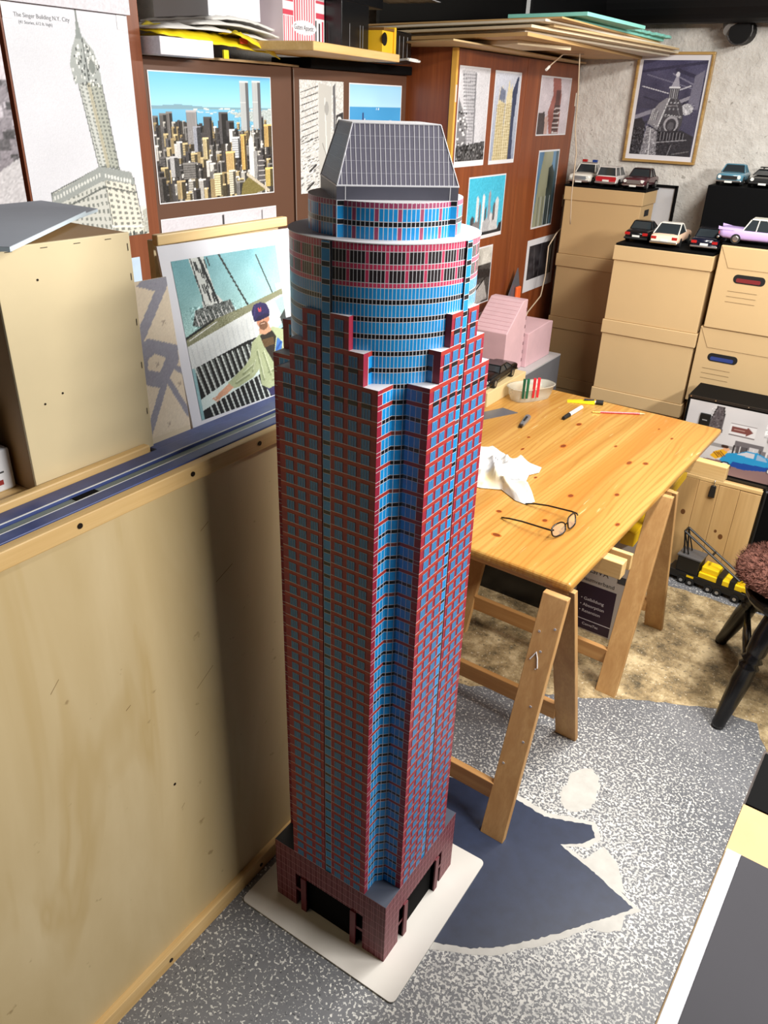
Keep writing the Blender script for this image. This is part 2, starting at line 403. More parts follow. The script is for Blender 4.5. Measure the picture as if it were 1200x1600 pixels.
# ---- shaft: four slotted faces, stepped back towards the drum
sh = MB()   # 0 band,1 pier,2 line,3 ledge,4 blue,5 black
WC = [0.0277, 0.0560, 0.0832]; WH = 0.0096
def floor_rows(z0, n):
    vs, ty = [z0], []
    for q in range(n):
        a = z0+q*FL
        vs += [a+0.0011, a+0.0197, a+FL]; ty += ['line', 'win', 'band']
    return vs, ty
for k in range(4):
    for s in (-1, 1):
        for (za, n, um, nb) in ((ZP, 45, U1, 3), (Z1, 2, U2, 2), (Z2, 2, U3, 1)):
            vs, ty = floor_rows(za, n)
            us = [UP]
            for c in WC[:nb]: us += [c-WH, c+WH]
            us.append(um)
            if s < 0: us = [-u for u in reversed(us)]
            cells(sh, lambda u, v: FP(k, u, v), us, vs, lambda i, j: 2 if ty[j] == 'line' else (0 if ty[j] == 'band' else 1))
            # returns towards the drum, seen in the notches and on the steps
            dep = math.sqrt(RD*RD-um*um)-0.002
            uu = [W, W-0.0135, dep]
            rs, rt_ = [za], []
            q = 0
            while q < n:
                a = za+q*FL
                m = n-q if n-q < 2 else 2
                if m == 2:
                    rs += [a+0.0195, a+0.0195+0.0078, a+0.0195+0.0078+0.0195, a+2*FL]; rt_ += ['blue', 'black', 'blue', 'band']; q += 2
                else:
                    rs += [a+0.0195, a+FL]; rt_ += ['blue', 'band']; q += 1
            def RPt(d, v): return NV[k]*d+TV[k]*(s*um)+Vector((0, 0, v))
            npan = 3 if nb == 3 else (1 if nb == 2 else 0)
            if npan:
                w0 = uu[1]; ws = [uu[0], w0]; kinds = ['pier']
                step = (w0-dep)/npan
                for q in range(npan): ws += [w0-q*step-0.0011, w0-(q+1)*step]; kinds += ['ml', 'pane']
            else: ws = [uu[0], dep]; kinds = ['pier']
            def rmat(i, j):
                if kinds[i] == 'pier': return 1
                if rt_[j] == 'band': return 0
                if kinds[i] == 'ml': return 2
                return 4 if rt_[j] == 'blue' else 5
            cells(sh, RPt, ws, rs, rmat)
            for z in rs[1:]:      # thin white floor lines across the return
                e = 0.0003*s
                f = lambda d, v: NV[k]*d+TV[k]*(s*um+e)+Vector((0, 0, v))
                if nb == 3: sh.poly([f(uu[0], z-0.0005), f(dep, z-0.0005), f(dep, z+0.0005), f(uu[0], z+0.0005)], 2)
            # white card ledge on top of the step
            ul = {3: U2, 2: U3, 1: UP}[nb]; zt = za+n*FL; N = 5
            for q in range(N):
                a = ul+(um-ul)*q/N; b = ul+(um-ul)*(q+1)/N
                da = math.sqrt(RD*RD-a*a)-0.003; db = math.sqrt(RD*RD-b*b)-0.003
                sh.poly([FP(k, s*a, zt), FP(k, s*b, zt), NV[k]*db+TV[k]*s*b+Vector((0, 0, zt)), NV[k]*da+TV[k]*s*a+Vector((0, 0, zt))], 3)
            # slot cheek beside the pilaster
        sh.poly([FP(k, s*UP, ZP), FP(k, s*UP, Z3), FP(k, s*UP, Z3, -0.008), FP(k, s*UP, ZP, -0.008)], 1)
shaft = sh.build('shaft', [m_band, m_pier, m_line, m_ledge, m_blue, m_black], tower, recalc=False)

# windows of the shaft: two crimson-framed faces carry one object per window on the upper floors
wm = MB()
zb, zt = 0.0014, 0.0193
def wq(mb, x0, x1, z0, z1, y, mi): mb.poly([(x0, y, z0), (x1, y, z0), (x1, y, z1), (x0, y, z1)], mi)
def window_mb(mb, M3=None):
    t = MB(); h = WH-0.0008
    xs = [-h, -h+0.0007, -h/3-0.0003, -h/3+0.0003, h/3-0.0003, h/3+0.0003, h-0.0007, h]
    for i in range(7): wq(t, xs[i], xs[i+1], zb, zt, -0.0009 if i % 2 == 0 else -0.0005, 1 if i % 2 == 0 else 0)
    wq(t, -h, h, zt, zt+0.0009, -0.0009, 1)
    t.poly([(-h, 0, zb), (-h, -0.0009, zb), (-h, -0.0009, zt+0.0009), (-h, 0, zt+0.0009)], 1)
    t.poly([(h, -0.0009, zb), (h, 0, zb), (h, 0, zt+0.0009), (h, -0.0009, zt+0.0009)], 1)
    if M3 is not None: t.xf(M3)
    b = len(mb.v); mb.v += t.v; mb.f += [tuple(q+b for q in f) for f in t.f]; mb.m += t.m
window_mb(wm); wmesh = wm.mesh('window', [m_win, m_mull])
wrest = MB()
slots = []
for k in range(4):
    for s in (-1, 1):
        for (za, n, nb) in ((ZP, 45, 3), (Z1, 2, 2), (Z2, 2, 1)):
            for q in range(n):
                for c in WC[:nb]: slots.append((k, s*c, za+q*FL))
vis = sorted([x for x in slots if x[0] in (0, 1)], key=lambda x: -x[2])[:296]
viss = set(vis)
for (k, u, z) in slots:
    M3 = Matrix.Translation(FP(k, u, z)) @ Matrix.Rotation(k*PI/2, 4, 'Z')
    if (k, u, z) in viss:
        o = bpy.data.objects.new('window', wmesh); COL.objects.link(o); o.parent = shaft; o.matrix_local = M3
    else: window_mb(wrest, M3)
tag(wrest.build('window_rows', [m_win, m_mull], shaft), kind='stuff')
# black spandrels between paired windows near the top
spn = MB()
for k in range(4):
    for s in (-1, 1):
        for z, nb in ((Z1-FL, 3), (Z1+FL, 2), (Z2+FL, 1)):
            for c in WC[:nb]:
                a, b = s*c-WH, s*c+WH; spn = MB()
                spn.poly([FP(k, a, z-0.0075, 0.0006), FP(k, b, z-0.0075, 0.0006), FP(k, b, z-0.0002, 0.0006), FP(k, a, z-0.0002, 0.0006)])
                spn.build('spandrel', m_black, shaft)

# ---- drum: curved curtain wall, full height behind the notches
NQ = 38
def drum_rows():
    vs, ty = [ZP], []
    q = 0; z = ZP
    while z < Z3+FL*0.5:
        brown = (q % 4 == 1)
        a = ZP+q*FL
        vs += [a+0.0185, a+0.0194, a+FL-0.0009, a+FL]; ty += ['blue', 'line', 'brown' if brown else 'black', 'line']
        q += 1; z = ZP+q*FL
    return vs, ty
drm = MB()   # 0 blue 1 black 2 brown 3 line 4 red 5 dark
def angs():
    us, ty = [], []
    for k in range(4):
        a0 = -PI/2+k*PI/2+0.058; a1 = a0+PI/2-0.116
        for i in range(NQ):
            st = (a1-a0)/NQ
            us.append(a0+i*st); ty.append(('line', i, k)); us.append(a0+i*st+st*0.16); ty.append(('pane', i, k))
        us.append(a1); ty.append(('gap', 0, k))
    return us, ty
AU, AT = angs()
def CP(R): return lambda a, z: Vector((R*math.cos(a), R*math.sin(a), z))
# tall notch strip
vs, ty = drum_rows()
kd = {'blue': 0, 'black': 1, 'brown': 2, 'line': 3, 'red': 4, 'dark': 5}
zcut = [j for j in range(len(vs)-1)]
for j in zcut:
    full = vs[j] > Z1-0.03
    for i in range(len(AU)-1):
        t_, ii, k = AT[i]
        if t_ == 'gap': continue
        if not full and not (10 <= ii <= 27): continue
        if not full and t_ == 'line' and ii % 2: c = kd[ty[j]]
        else: c = 3 if t_ == 'line' and ty[j] != 'line' else kd[ty[j]]
        if ty[j] == 'brown' and full and vs[j] > Z1+0.001 and t_ != 'line': c = 1
        p = CP(RD)
        drm.poly([p(AU[i], vs[j]), p(AU[i+1], vs[j]), p(AU[i+1], vs[j+1]), p(AU[i], vs[j+1])], c)
zt0 = vs[-1]
zz = [zt0, Z4-0.0655, Z4-0.0645, Z4-0.0580, Z4-0.0570, Z4-0.0385, Z4-0.0375, Z4-0.0300, Z4-0.0290, Z4-0.0112, Z4-0.0102, Z4]
tt = ['blue', 'line', 'red', 'line', 'dark', 'line', 'red', 'line', 'dark', 'line', 'red']
for j in range(len(zz)-1):
    if zz[j+1] <= zz[j]: continue
    for i in range(len(AU)-1):
        t_, ii, k = AT[i]
        if t_ == 'gap': continue
        c = 3 if t_ == 'line' and tt[j] != 'line' else kd[tt[j]]
        if tt[j] == 'dark' and t_ == 'pane' and ii % 5 == 4: c = 4
        p = CP(RD)
        drm.poly([p(AU[i], zz[j]), p(AU[i+1], zz[j]), p(AU[i+1], zz[j+1]), p(AU[i], zz[j+1])], c)
drum = drm.build('glass_drum', [m_blue, m_black, m_brown, m_line, m_drumred, m_dark], tower)
# white card disc closing the drum, a core behind the gaps
def disc(name, R, z0, z1, mat, n=96):
    return MB().ring([[(R*math.cos(a*2*PI/n), R*math.sin(a*2*PI/n), z) for a in range(n)] for z in (z0, z1)]).build(name, mat, tower)
disc('drum_core', RD-0.0025, ZP, Z4-0.0004, m_black)
disc('terrace_disc', RD+0.0016, Z4, Z4+0.0014, m_ledge)
# pilasters running up the middle of each face
def pilaster(k, dist, hw, z0, z1, first_black=False, top_black=True):
    mb = MB(); z = z0; q = 0
    rows, kinds = [z0], []
    while z < z1-0.001:
        b = min(z+0.0192, z1); rows.append(b); kinds.append('blue'); z = b
        if z < z1-0.001:
            b = min(z+FL-0.0192, z1); rows.append(b); kinds.append('brown' if (q % 4 == 1 and z < Z3+0.01) else 'black'); z = b
        q += 1
    P = lambda u, v: FP(k, u, v, 0, dist)
    for j in range(len(kinds)):
        a, b = rows[j], rows[j+1]
        cells(mb, P, [-hw, -hw+0.0010, hw-0.0010, hw], [a, a+0.0009, b], lambda i, jj: 3 if (jj == 0 or i != 1) else kd[kinds[j]])
    for s in (-1, 1):
        pts = [FP(k, s*hw, z0, 0, dist), FP(k, s*hw, z1, 0, dist), FP(k, s*hw, z1, 0, dist-0.012), FP(k, s*hw, z0, 0, dist-0.012)]
        mb.poly(pts if s > 0 else pts[::-1], 1)
    mb.poly([FP(k, -hw, z1, 0, dist), FP(k, hw, z1, 0, dist), FP(k, hw, z1, 0, dist-0.012), FP(k, -hw, z1, 0, dist-0.012)], 3)
    return mb.build('pilaster', [m_blue, m_black, m_brown, m_line], tower)
for k in range(4): pilaster(k, RD+0.0030, 0.0088, ZP-0.004, Z4-0.0008)
# ---- upper drum
R2 = 0.1285
ud = MB()   # 0 blue 1 black 2 mauve 3 line
zz = [Z4+0.0014, Z4+0.0195, Z4+0.0204, Z4+0.0272, Z4+0.0281, Z4+0.0462, Z4+0.0471, Z5]
tt = ['blue', 'line', 'black', 'line', 'blue', 'line', 'mauve']
NQ2 = 28; st = 2*PI/(4*NQ2)
for j in range(len(tt)):
    for i in range(4*NQ2):
        for a, b, ln in ((i*st, i*st+st*0.16, True), (i*st+st*0.16, (i+1)*st, False)):
            c = 3 if (ln or tt[j] == 'line') else {'blue': 0, 'black': 1, 'mauve': 2}[tt[j]]
            if tt[j] == 'blue' and not ln and i % 5 == 2: c = 2
            p = CP(R2); ud.poly([p(a, zz[j]), p(b, zz[j]), p(b, zz[j+1]), p(a, zz[j+1])], c)
ud.build('upper_drum', [m_blue, m_black, m_mag, m_line], tower)
disc('upper_ledge', R2, Z5-0.0006, Z5+0.0006, m_ledge)
# ---- cornice (square turned to the corners) and truncated pyramid roof
HD, HT, ZC, ZR = 0.1362, 0.0968, 1.7334, 1.8182
def sq(h, z): return [Vector((0, -h, z)), Vector((h, 0, z)), Vector((0, h, z)), Vector((-h, 0, z))]
MB().hexa(sq(HD, Z5+0.0006)+sq(HD, ZC-0.0012)).build('cornice', m_slate2, tower)
MB().hexa(sq(HD+0.0012, ZC-0.0012)+sq(HD+0.0012, ZC)).build('cornice_edge', m_line, tower)
cl = MB()
for k in range(4):      # blue corner posts under the cornice
    A, B = sq(HD, 0)[k], sq(HD, 0)[(k+1) % 4]; e = (B-A).normalized(); LL = (B-A).length
    zs = [Z4+0.0014, Z4+0.0200, Z4+0.0209, Z4+0.0278, Z4+0.0287, Z4+0.0470, Z4+0.0479, Z5]; tz = [0, 2, 1, 2, 0, 2, 1]
    for a, b in ((0.0, 0.0135), (LL-0.0135, LL)):
        cp = MB(); cells(cp, lambda u, v: A+e*u+Vector((0, 0, v)), [a, a+0.001, b-0.001, b], zs, lambda i, j: tz[j] if i == 1 else 2)
        n_ = Vector((-e.y, e.x, 0))*0.03; q = b if a == 0.0 else a
        cp.poly([A+e*q+Vector((0, 0, zs[0])), A+e*q+n_+Vector((0, 0, zs[0])), A+e*q+n_+Vector((0, 0, Z5)), A+e*q+Vector((0, 0, Z5))], 1)
        cp.build('corner_post', [m_blue, m_black, m_line], tower)
for k in range(4):
    A, B = sq(HD, 0)[k], sq(HD, 0)[(k+1) % 4]; e = (B-A).normalized(); n = Vector((e.y, -e.x, 0))
    for d in (0.0135, (B-A).length-0.0135):
        p = A+e*d+n*0.0004; h = e*0.0006
        cl.poly([p-h+Vector((0, 0, Z5)), p+h+Vector((0, 0, Z5)), p+h+Vector((0, 0, ZC)), p-h+Vector((0, 0, ZC))])
    p = A+n*0.0004; q = B+n*0.0004
    cl.poly([p+Vector((0, 0, Z5)), q+Vector((0, 0, Z5)), q+Vector((0, 0, Z5+0.001)), p+Vector((0, 0, Z5+0.001))])
cl.build('cornice_lines', m_line, tower)
roof = MB().hexa(sq(HD-0.001, ZC)+sq(HT, ZR)).build('pyramid_roof', m_slate, tower)
rl = MB(); rt2 = MB()
for k in range(4):
    A, B = sq(HD-0.001, ZC)[k], sq(HD-0.001, ZC)[(k+1) % 4]; C, D = sq(HT, ZR)[(k+1) % 4], sq(HT, ZR)[k]
    e = (B-A).normalized(); L = (B-A).length; mid = (A+B)/2; mt = (C+D)/2; upv = mt-mid; Lt = (C-D).length
    n = e.cross(upv).normalized()*0.0004
    for q in range(1, 25):
        x = -L/2+L*q/25
        vm = 1.0 if abs(x) <= Lt/2 else (L/2-abs(x))/((L-Lt)/2)
        p0 = mid+e*x+n; p1 = p0+upv*vm; h = e*0.00055
        rl.poly([p0-h, p0+h, p1+h, p1-h])
    for v in (0.2, 0.4, 0.6, 0.8):
        w = (L+(Lt-L)*v)/2; c = mid+upv*v+n*0.8; hv = upv.normalized()*0.00035
        rt2.poly([c-e*w-hv, c+e*w-hv, c+e*w+hv, c-e*w+hv])
    for (p, q) in ((A, D), (A, B), (D, C)):
        rl.cyl(p+n, q+n, 0.0011, n=5)
rl.build('roof_ribs', m_line, roof); rt2.build('roof_crosslines', M('grey_roof_line', (150, 150, 162), 0.5), roof)
MB().hexa(sq(HT+0.0008, ZR)+sq(HT+0.0008, ZR+0.0012)).build('roof_cap', m_white, tower)
# ================================================================== PLYWOOD CRATE ON THE LEFT AND WHAT STANDS ON IT
def ply_mat():
    m, t, p = nt('birch_plywood'); p.inputs['Roughness'].default_value = 0.5
    v = coords(t, (2.2, 2.2, 0.55)); f = noise(t, v, 1.6, 5, 0.55, 0.8)
    c = ramp(t, f, [(0.3, S(196, 172, 124)), (0.55, S(208, 186, 142)), (0.75, S(219, 199, 158))])
    c = mix(t, ramp(t, noise(t, coords(t, (4, 4, 0.7)), 1.2, 3, 0.5, 1.2), [(0.58, (0, 0, 0, 1)), (0.66, (0.45, 0.45, 0.45, 1)), (0.72, (0.1, 0.1, 0.1, 1))]), c, S(186, 156, 96))
    c = mix(t, ramp(t, noise(t, coords(t, (7, 26, 30)), 1.0, 3), [(0.70, (0, 0, 0, 1)), (0.76, (0.6, 0.6, 0.6, 1))]), c, S(140, 112, 70))
    t.links.new(c, p.inputs['Base Color']); return m
ply = ply_mat()
pine = WOOD('pale_pine', (206, 166, 104), (232, 200, 144), 'y', 1.0, 0.5)
pinex = WOOD('pale_pine_crossways', (206, 166, 104), (232, 200, 144), 'x', 1.0, 0.5)
pinez = WOOD('pale_pine_upright', (198, 162, 106), (226, 196, 146), 'z', 1.0, 0.5)
bolt = M('dark_screw_head', (48, 38, 30), 0.4, 0.6)
crate = thing('plywood_crate', 'large birch plywood crate with pine edge strips standing beside the model skyscraper', 'crate', (-1.27, 0.8, 0))
def L(o, loc):   # shift mesh geometry so that it is local to a thing at loc
    return o
CX, CY = -1.27, 0.8
bx('panel', (-1.035-CX, -1.027-CX, -0.05-CY, 1.465-CY, 0.02, 1.212), ply, crate)
bx('body', (-1.52-CX, -1.036-CX, -0.05-CY, 1.465-CY, 0.0, 1.212), ply, crate)
bx('edge_strip', (-1.034-CX, -1.014-CX, -0.05-CY, 1.465-CY, 1.204, 1.236), pine, crate, bevel=0.002)
bx('edge_strip', (-1.034-CX, -1.010-CX, -0.05-CY, 1.465-CY, 0.0, 0.046), pine, crate, bevel=0.002)
for y in (0.662, 0.912, 1.098, 0.40, 1.35):
    MB().cyl((-1.0145-CX, y-CY, 1.221), (-1.0125-CX, y-CY, 1.221), 0.0050, n=10).build('screw', bolt, crate)
for y in (0.70, 1.02): MB().cyl((-1.0105-CX, y-CY, 0.022), (-1.0085-CX, y-CY, 0.022), 0.0055, n=10).build('screw', bolt, crate)
# scratches on the panel
scr = M('plywood_scratch', (130, 100, 60), 0.6)
for (y, z, dy, dz) in ((0.93, 1.085, 0.022, 0.012), (1.015, 1.16, 0.012, -0.16), (0.70, 0.79, 0.012, 0.006), (0.88, 0.72, 0.05, 0.03), (0.86, 0.60, 0.012, 0.004), (0.80, 0.43, 0.01, 0.008), (0.96, 0.95, 0.05, 0.02), (0.56, 0.93, 0.02, 0.02)):
    MB().poly([(-1.0268-CX, y-CY, z), (-1.0268-CX, y+dy-CY, z+dz), (-1.0268-CX, y+dy-CY, z+dz+0.0016), (-1.0268-CX, y-CY, z+0.0016)]).build('scratch', scr, crate)
MB().cyl((-1.0272-CX, 0.79-CY, 0.515), (-1.0262-CX, 0.79-CY, 0.515), 0.0035, n=8).build('nail_head', bolt, crate)
# blue beams lying along the top edge
blue_p = M('worn_blue_paint', (62, 76, 128), 0.42, var=0.14, vs=30, bmp=0.1)
wline = M('chipped_white_edge', (214, 214, 214), 0.6, var=0.1)
def beam(label, x0, x1, y0, y1, z0, z1, mat, edge=None):
    t = thing('painted_beam', label, 'wooden beam', ((x0+x1)/2, (y0+y1)/2, z0), 0, 'painted beams along the crate top')
    hx, hy = (x1-x0)/2, (y1-y0)/2
    bx('beam', (-hx, hx, -hy, hy, 0, z1-z0), mat, t, bevel=0.0015)
    if edge is not None:
        bx('chipped_edge', (edge*hx-0.0012, edge*hx+0.0006, -hy, hy, z1-z0-0.0012, z1-z0+0.0004), wline, t)
    return t
bz = 1.212
beam('blue painted beam along the front edge of the plywood crate', -1.060, -1.0345, 0.1, 1.46, bz, 1.238, blue_p, -1)
g = beam('grey green painted strip lying between two blue beams', -1.083, -1.062, 0.1, 1.28, bz, 1.234, M('grey_green_paint', (120, 130, 126), 0.5, var=0.08), None)
bx('black_block', (-0.008, 0.0095, 0.70-0.69, 0.745-0.69, 0.0222, 0.0236), M('flat_black', (6, 6, 7), 0.75, spec=0.12), g)
beam('black strip lying in the gap between two blue beams near the poster', -1.083, -1.062, 1.285, 1.46, bz, 1.230, M('flat_black', (6, 6, 7), 0.75, spec=0.12), None)
beam('blue painted beam lying behind the grey green strip', -1.120, -1.085, 0.1, 1.46, bz, 1.240, blue_p, 1)
beam('short blue painted board at the foot of the photo poster', -1.1485, -1.1205, 0.925, 1.46, bz, 1.238, blue_p, None)
bx_l = thing('thin_batten', 'thin pale wood batten lying in front of the tall plywood box', 'batten', (-1.131, 0.6, bz))
bx('slat', (-0.0085, 0.0085, -0.45, 0.31, 0, 0.040), pine, bx_l, bevel=0.003)
# tall plywood box
tb = thing('plywood_box', 'tall narrow box of pale plywood with stapled edges on the crate', 'wooden box', (-1.295, 0.815, bz), math.radians(-2))
plyb = M('smooth_pale_plywood', (214, 197, 158), 0.55, var=0.05, vs=5)
bx('front_panel', (0.144, 0.150, -0.128, 0.124, 0.0, 0.424), plyb, tb, bevel=0.001)
bx('box_body', (-0.15, 0.1438, -0.128, 0.124, 0.0, 0.423), M('plywood_painted_shade', (150, 116, 72), 0.6, var=0.08), tb)  # body darker than the front panel: shade of the sides put into the colour
stp = M('grey_staple', (70, 66, 60), 0.4, 0.7)
for z in (0.40, 0.35, 0.27, 0.19, 0.10, 0.02): bx('staple', (0.1502, 0.1508, 0.1175, 0.1185, z-0.006, z+0.006), stp, tb)
for y in (-0.10, -0.04, 0.02, 0.08): bx('staple', (0.1502, 0.1508, y-0.006, y+0.006, 0.4165, 0.4175), stp, tb)
for y, z in ((-0.06, 0.37), (-0.085, 0.17), (-0.05, 0.18)): MB().cyl((0.1500, y, z), (0.1506, y, z), 0.002, n=8).build('nail_head', bolt, tb)
# grey foam sheets on top of it
foamg = M('grey_blue_foam_board', (164, 172, 184), 0.7, var=0.03)
foame = M('pale_foam_edge', (196, 212, 222), 0.7)
def foamsheet(label, pts, z0, th):
    c = Vector((sum(p[0] for p in pts)/len(pts), sum(p[1] for p in pts)/len(pts), z0))
    t = thing('foam_sheet', label, 'foam sheet', c, 0, 'grey foam sheets on the plywood box')
    q = [(x-c.x, y-c.y, 0) for x, y in pts]
    MB().prism(q, (0, 0, th-0.0008)).build('sheet', foame, t, recalc=True); MB().prism([(x, y, th-0.0008) for x, y, _ in q], (0, 0, 0.0008)).build('top_face', foamg, t, recalc=True)
foamsheet('lower grey blue foam sheet lying on the tall plywood box', [(-1.30, 0.70), (-1.12, 0.66), (-1.38, 1.06), (-1.56, 1.06), (-1.55, 0.80)], 1.6365, 0.006)
foamsheet('upper grey blue foam sheet pointing at the tower drawing', [(-1.18, 0.60), (-1.075, 0.668), (-1.318, 0.985), (-1.45, 0.93), (-1.40, 0.64)], 1.6430, 0.007)
# small white box, pale slat under it at the left edge
wb = thing('white_carton', 'small white carton with printed mark at the left edge of the crate', 'carton', (-1.27, 0.565, 1.231))
bx('pallet_slat', (-0.115, 0.118, -0.14, 0.117, -0.019, 0.0), pine, wb)
white_c = M('white_carton_board', (216, 218, 224), 0.55)
bx('carton', (-0.11, 0.068, -0.14, 0.112, 0.0, 0.075), white_c, wb, bevel=0.004)
bx('printed_mark', (0.0681, 0.0686, 0.074, 0.09, 0.013, 0.022), M('red_black_print', (140, 40, 36), 0.5), wb)
bx('printed_line', (0.0681, 0.0686, 0.066, 0.094, 0.034, 0.037), M('dark_print', (60, 60, 62), 0.5), wb)
wb2 = thing('white_carton', 'white carton stacked on the small white carton at left edge', 'carton', (-1.27, 0.56, 1.3065))
bx('carton', (-0.10, 0.062, -0.14, 0.105, 0.0, 0.07), white_c, wb2, bevel=0.004)

# backing panel with pine batten, poster board of the man, street plan board
def leaning(t, tilt, yaw=0.0): t.rotation_euler = (tilt, 0, PI/2+yaw)
bp = thing('backing_panel', 'thin panel with pale pine batten along its top behind the photo poster', 'panel', (-1.262, 1.27, bz), PI/2)
bx('panel', (-0.185, 0.19, -0.004, 0.012, 0.0, 0.380), plyb, bp)
bx('batten', (-0.187, 0.205, -0.020, -0.004, 0.372, 0.392), WOOD('batten_pine', (220, 188, 130), (240, 214, 164), 'x', 1.0, 0.5), bp, bevel=0.002)
def pic_person():
    p = Pic(170, 232, (150, 190, 195), 4)
    p.grad(0, 0.5, (118, 172, 182), (170, 205, 200)); p.cloud(9, 7)
    X = p.X; m = (p.Y < 0.5); p.a[m] += ((X-0.35)*38)[m][:, None]
    # broadcasting mast
    p.poly([(0.15, 0), (0.285, 0), (0.335, 0.235), (0.41, 0.31), (0.2, 0.31), (0.205, 0.235)], (205, 210, 206))
    for q in range(26):
        x = 0.17+0.09*p.R.random()+q*0.003; y = p.R.random()*0.27
        p.line(x, y, x+0.012, y+0.05, 0.012, (30, 34, 36), 0.8)
    p.line(0.24, 0, 0.345, 0.29, 0.022, (36, 40, 42)); p.line(0.165, 0, 0.215, 0.25, 0.01, (50, 54, 56))
    p.poly([(0.13, 0.31), (0.46, 0.29), (0.50, 0.38), (0.30, 0.46), (0.08, 0.40)], (92, 98, 96)); p.speck(30, 0.29, 0.45, 0.08, 0.5, 2)
    for q in range(9): p.line(0.12+q*0.04, 0.33+0.02*(q % 2), 0.14+q*0.042, 0.41, 0.006, (225, 228, 226))
    p.line(0.42, 0.0, 0.63, 0.36, 0.013, (48, 52, 50)); p.line(0.78, 0.045, 0.90, 0.33, 0.013, (58, 62, 60))
    for q in range(12): p.line(0.42+q*0.017, q*0.03, 0.432+q*0.017, q*0.03+0.012, 0.018, (40, 44, 42))
    for q in range(9): p.line(0.94+q*0.008, 0.25+0.01*(q % 3), 0.945+q*0.008, 0.34, 0.006, (232, 236, 232))
    # parapet edge and light wall
    p.poly([(0.0, 0.47), (0.30, 0.39), (0.62, 0.35), (1.0, 0.29), (1.0, 0.33), (0.5, 0.42), (0.0, 0.52)], (130, 132, 104)); p.speck(14, 0.3, 0.5, 0, 0.6)
    p.line(0.0, 0.47, 0.27, 0.395, 0.02, (40, 42, 40)); p.line(0.03, 0.485, 0.3, 0.41, 0.008, (220, 222, 220))
    p.poly([(0.0, 0.52), (0.5, 0.42), (0.98, 0.33), (1.0, 0.50), (0.72, 0.62), (0.0, 0.66)], (212, 217, 216))
    for q in range(14): p.line(0.03+q*0.05, 0.53-q*0.008, 0.045+q*0.05, 0.64, 0.012, (196, 202, 203), 0.7)
    p.poly([(0.9, 0.36), (1, 0.34), (1, 0.44), (0.95, 0.47)], (160, 190, 184)); p.poly([(0.93, 0.48), (1, 0.43), (1, 0.56), (0.96, 0.58)], (60, 66, 64))
    # dark railing with bright bars
    p.poly([(0.03, 0.66), (0.55, 0.58), (1.0, 0.55), (1.0, 1.0), (0.03, 1.0)], (30, 32, 32))
    for q in range(20):
        x = 0.03+q*0.052
        p.line(x, 0.655-q*0.005, x+0.10, 1.02, 0.014, (196, 204, 200)); p.line(x+0.02, 0.66-q*0.005, x+0.055, 0.82, 0.006, (120, 128, 124))
    p.poly([(0.03, 0.865), (0.5, 0.755), (0.75, 0.74), (0.75, 0.80), (0.03, 0.94)], (206, 222, 218))
    # man: trousers, jacket, shirt, arm, hand, head, cap
    D = 0.07
    def mp(pts, c, al=1.0): p.poly([(x, y+D) for x, y in pts], c, al)
    p.poly([(0.66, 0.91), (0.99, 0.88), (1.0, 1.0), (0.72, 1.0)], (52, 50, 88)); p.speck(8, 0.92, 1, 0.68, 1)
    jk = (168, 178, 140)
    mp([(0.60, 0.53), (0.72, 0.475), (0.84, 0.46), (0.96, 0.50), (1.0, 0.55), (1.0, 0.82), (0.95, 0.85), (0.70, 0.87), (0.63, 0.83), (0.63, 0.70), (0.55, 0.66)], jk)
    p.poly([(0.60, 0.60), (0.56, 0.69), (0.50, 0.735), (0.30, 0.815), (0.34, 0.86), (0.40, 0.862), (0.56, 0.83), (0.66, 0.77)], jk)
    for (x0, y0, x1, y1) in ((0.46, 0.72, 0.58, 0.68), (0.38, 0.765, 0.52, 0.735), (0.64, 0.60, 0.66, 0.80), (0.72, 0.76, 0.95, 0.75), (0.75, 0.82, 0.93, 0.83), (0.9, 0.58, 0.92, 0.78), (0.60, 0.66, 0.56, 0.72), (0.70, 0.62, 0.74, 0.78)):
        p.line(x0, y0+D, x1, y1+D, 0.020, (122, 132, 98), 0.7); p.line(x0+0.01, y0-0.012+D, x1+0.01, y1-0.012+D, 0.012, (202, 210, 180), 0.7)
    mp([(0.69, 0.50), (0.76, 0.475), (0.83, 0.485), (0.86, 0.53), (0.79, 0.70), (0.73, 0.60)], (46, 40, 34)); mp([(0.70, 0.53), (0.83, 0.53), (0.83, 0.58), (0.72, 0.585)], (92, 70, 44))
    mp([(0.87, 0.54), (0.92, 0.58), (0.88, 0.66), (0.80, 0.72), (0.83, 0.62)], (66, 112, 178)); p.line(0.85, 0.62+D, 0.90, 0.58+D, 0.02, (46, 84, 150))
    mp([(0.70, 0.44), (0.80, 0.43), (0.82, 0.485), (0.75, 0.50), (0.69, 0.485)], (196, 150, 120))
    p.ell(0.742, 0.395+D, 0.062, 0.062, (190, 134, 106)); p.ell(0.745, 0.437+D, 0.045, 0.030, (116, 82, 60)); p.rect(0.70, 0.372+D, 0.785, 0.39+D, (112, 54, 46)); p.line(0.722, 0.424+D, 0.762, 0.424+D, 0.008, (214, 180, 160)); p.ell(0.735, 0.40+D, 0.010, 0.014, (206, 152, 122)); p.ell(0.805, 0.40+D, 0.012, 0.018, (184, 128, 100))
    mp([(0.655, 0.385), (0.645, 0.33), (0.68, 0.288), (0.75, 0.28), (0.81, 0.30), (0.83, 0.345), (0.825, 0.375), (0.74, 0.365), (0.69, 0.385), (0.66, 0.40)], (46, 40, 86))
    mp([(0.66, 0.40), (0.70, 0.372), (0.78, 0.362), (0.83, 0.37), (0.82, 0.385), (0.72, 0.40)], (34, 30, 66)); p.line(0.69, 0.30+D, 0.67, 0.36+D, 0.012, (62, 56, 110))
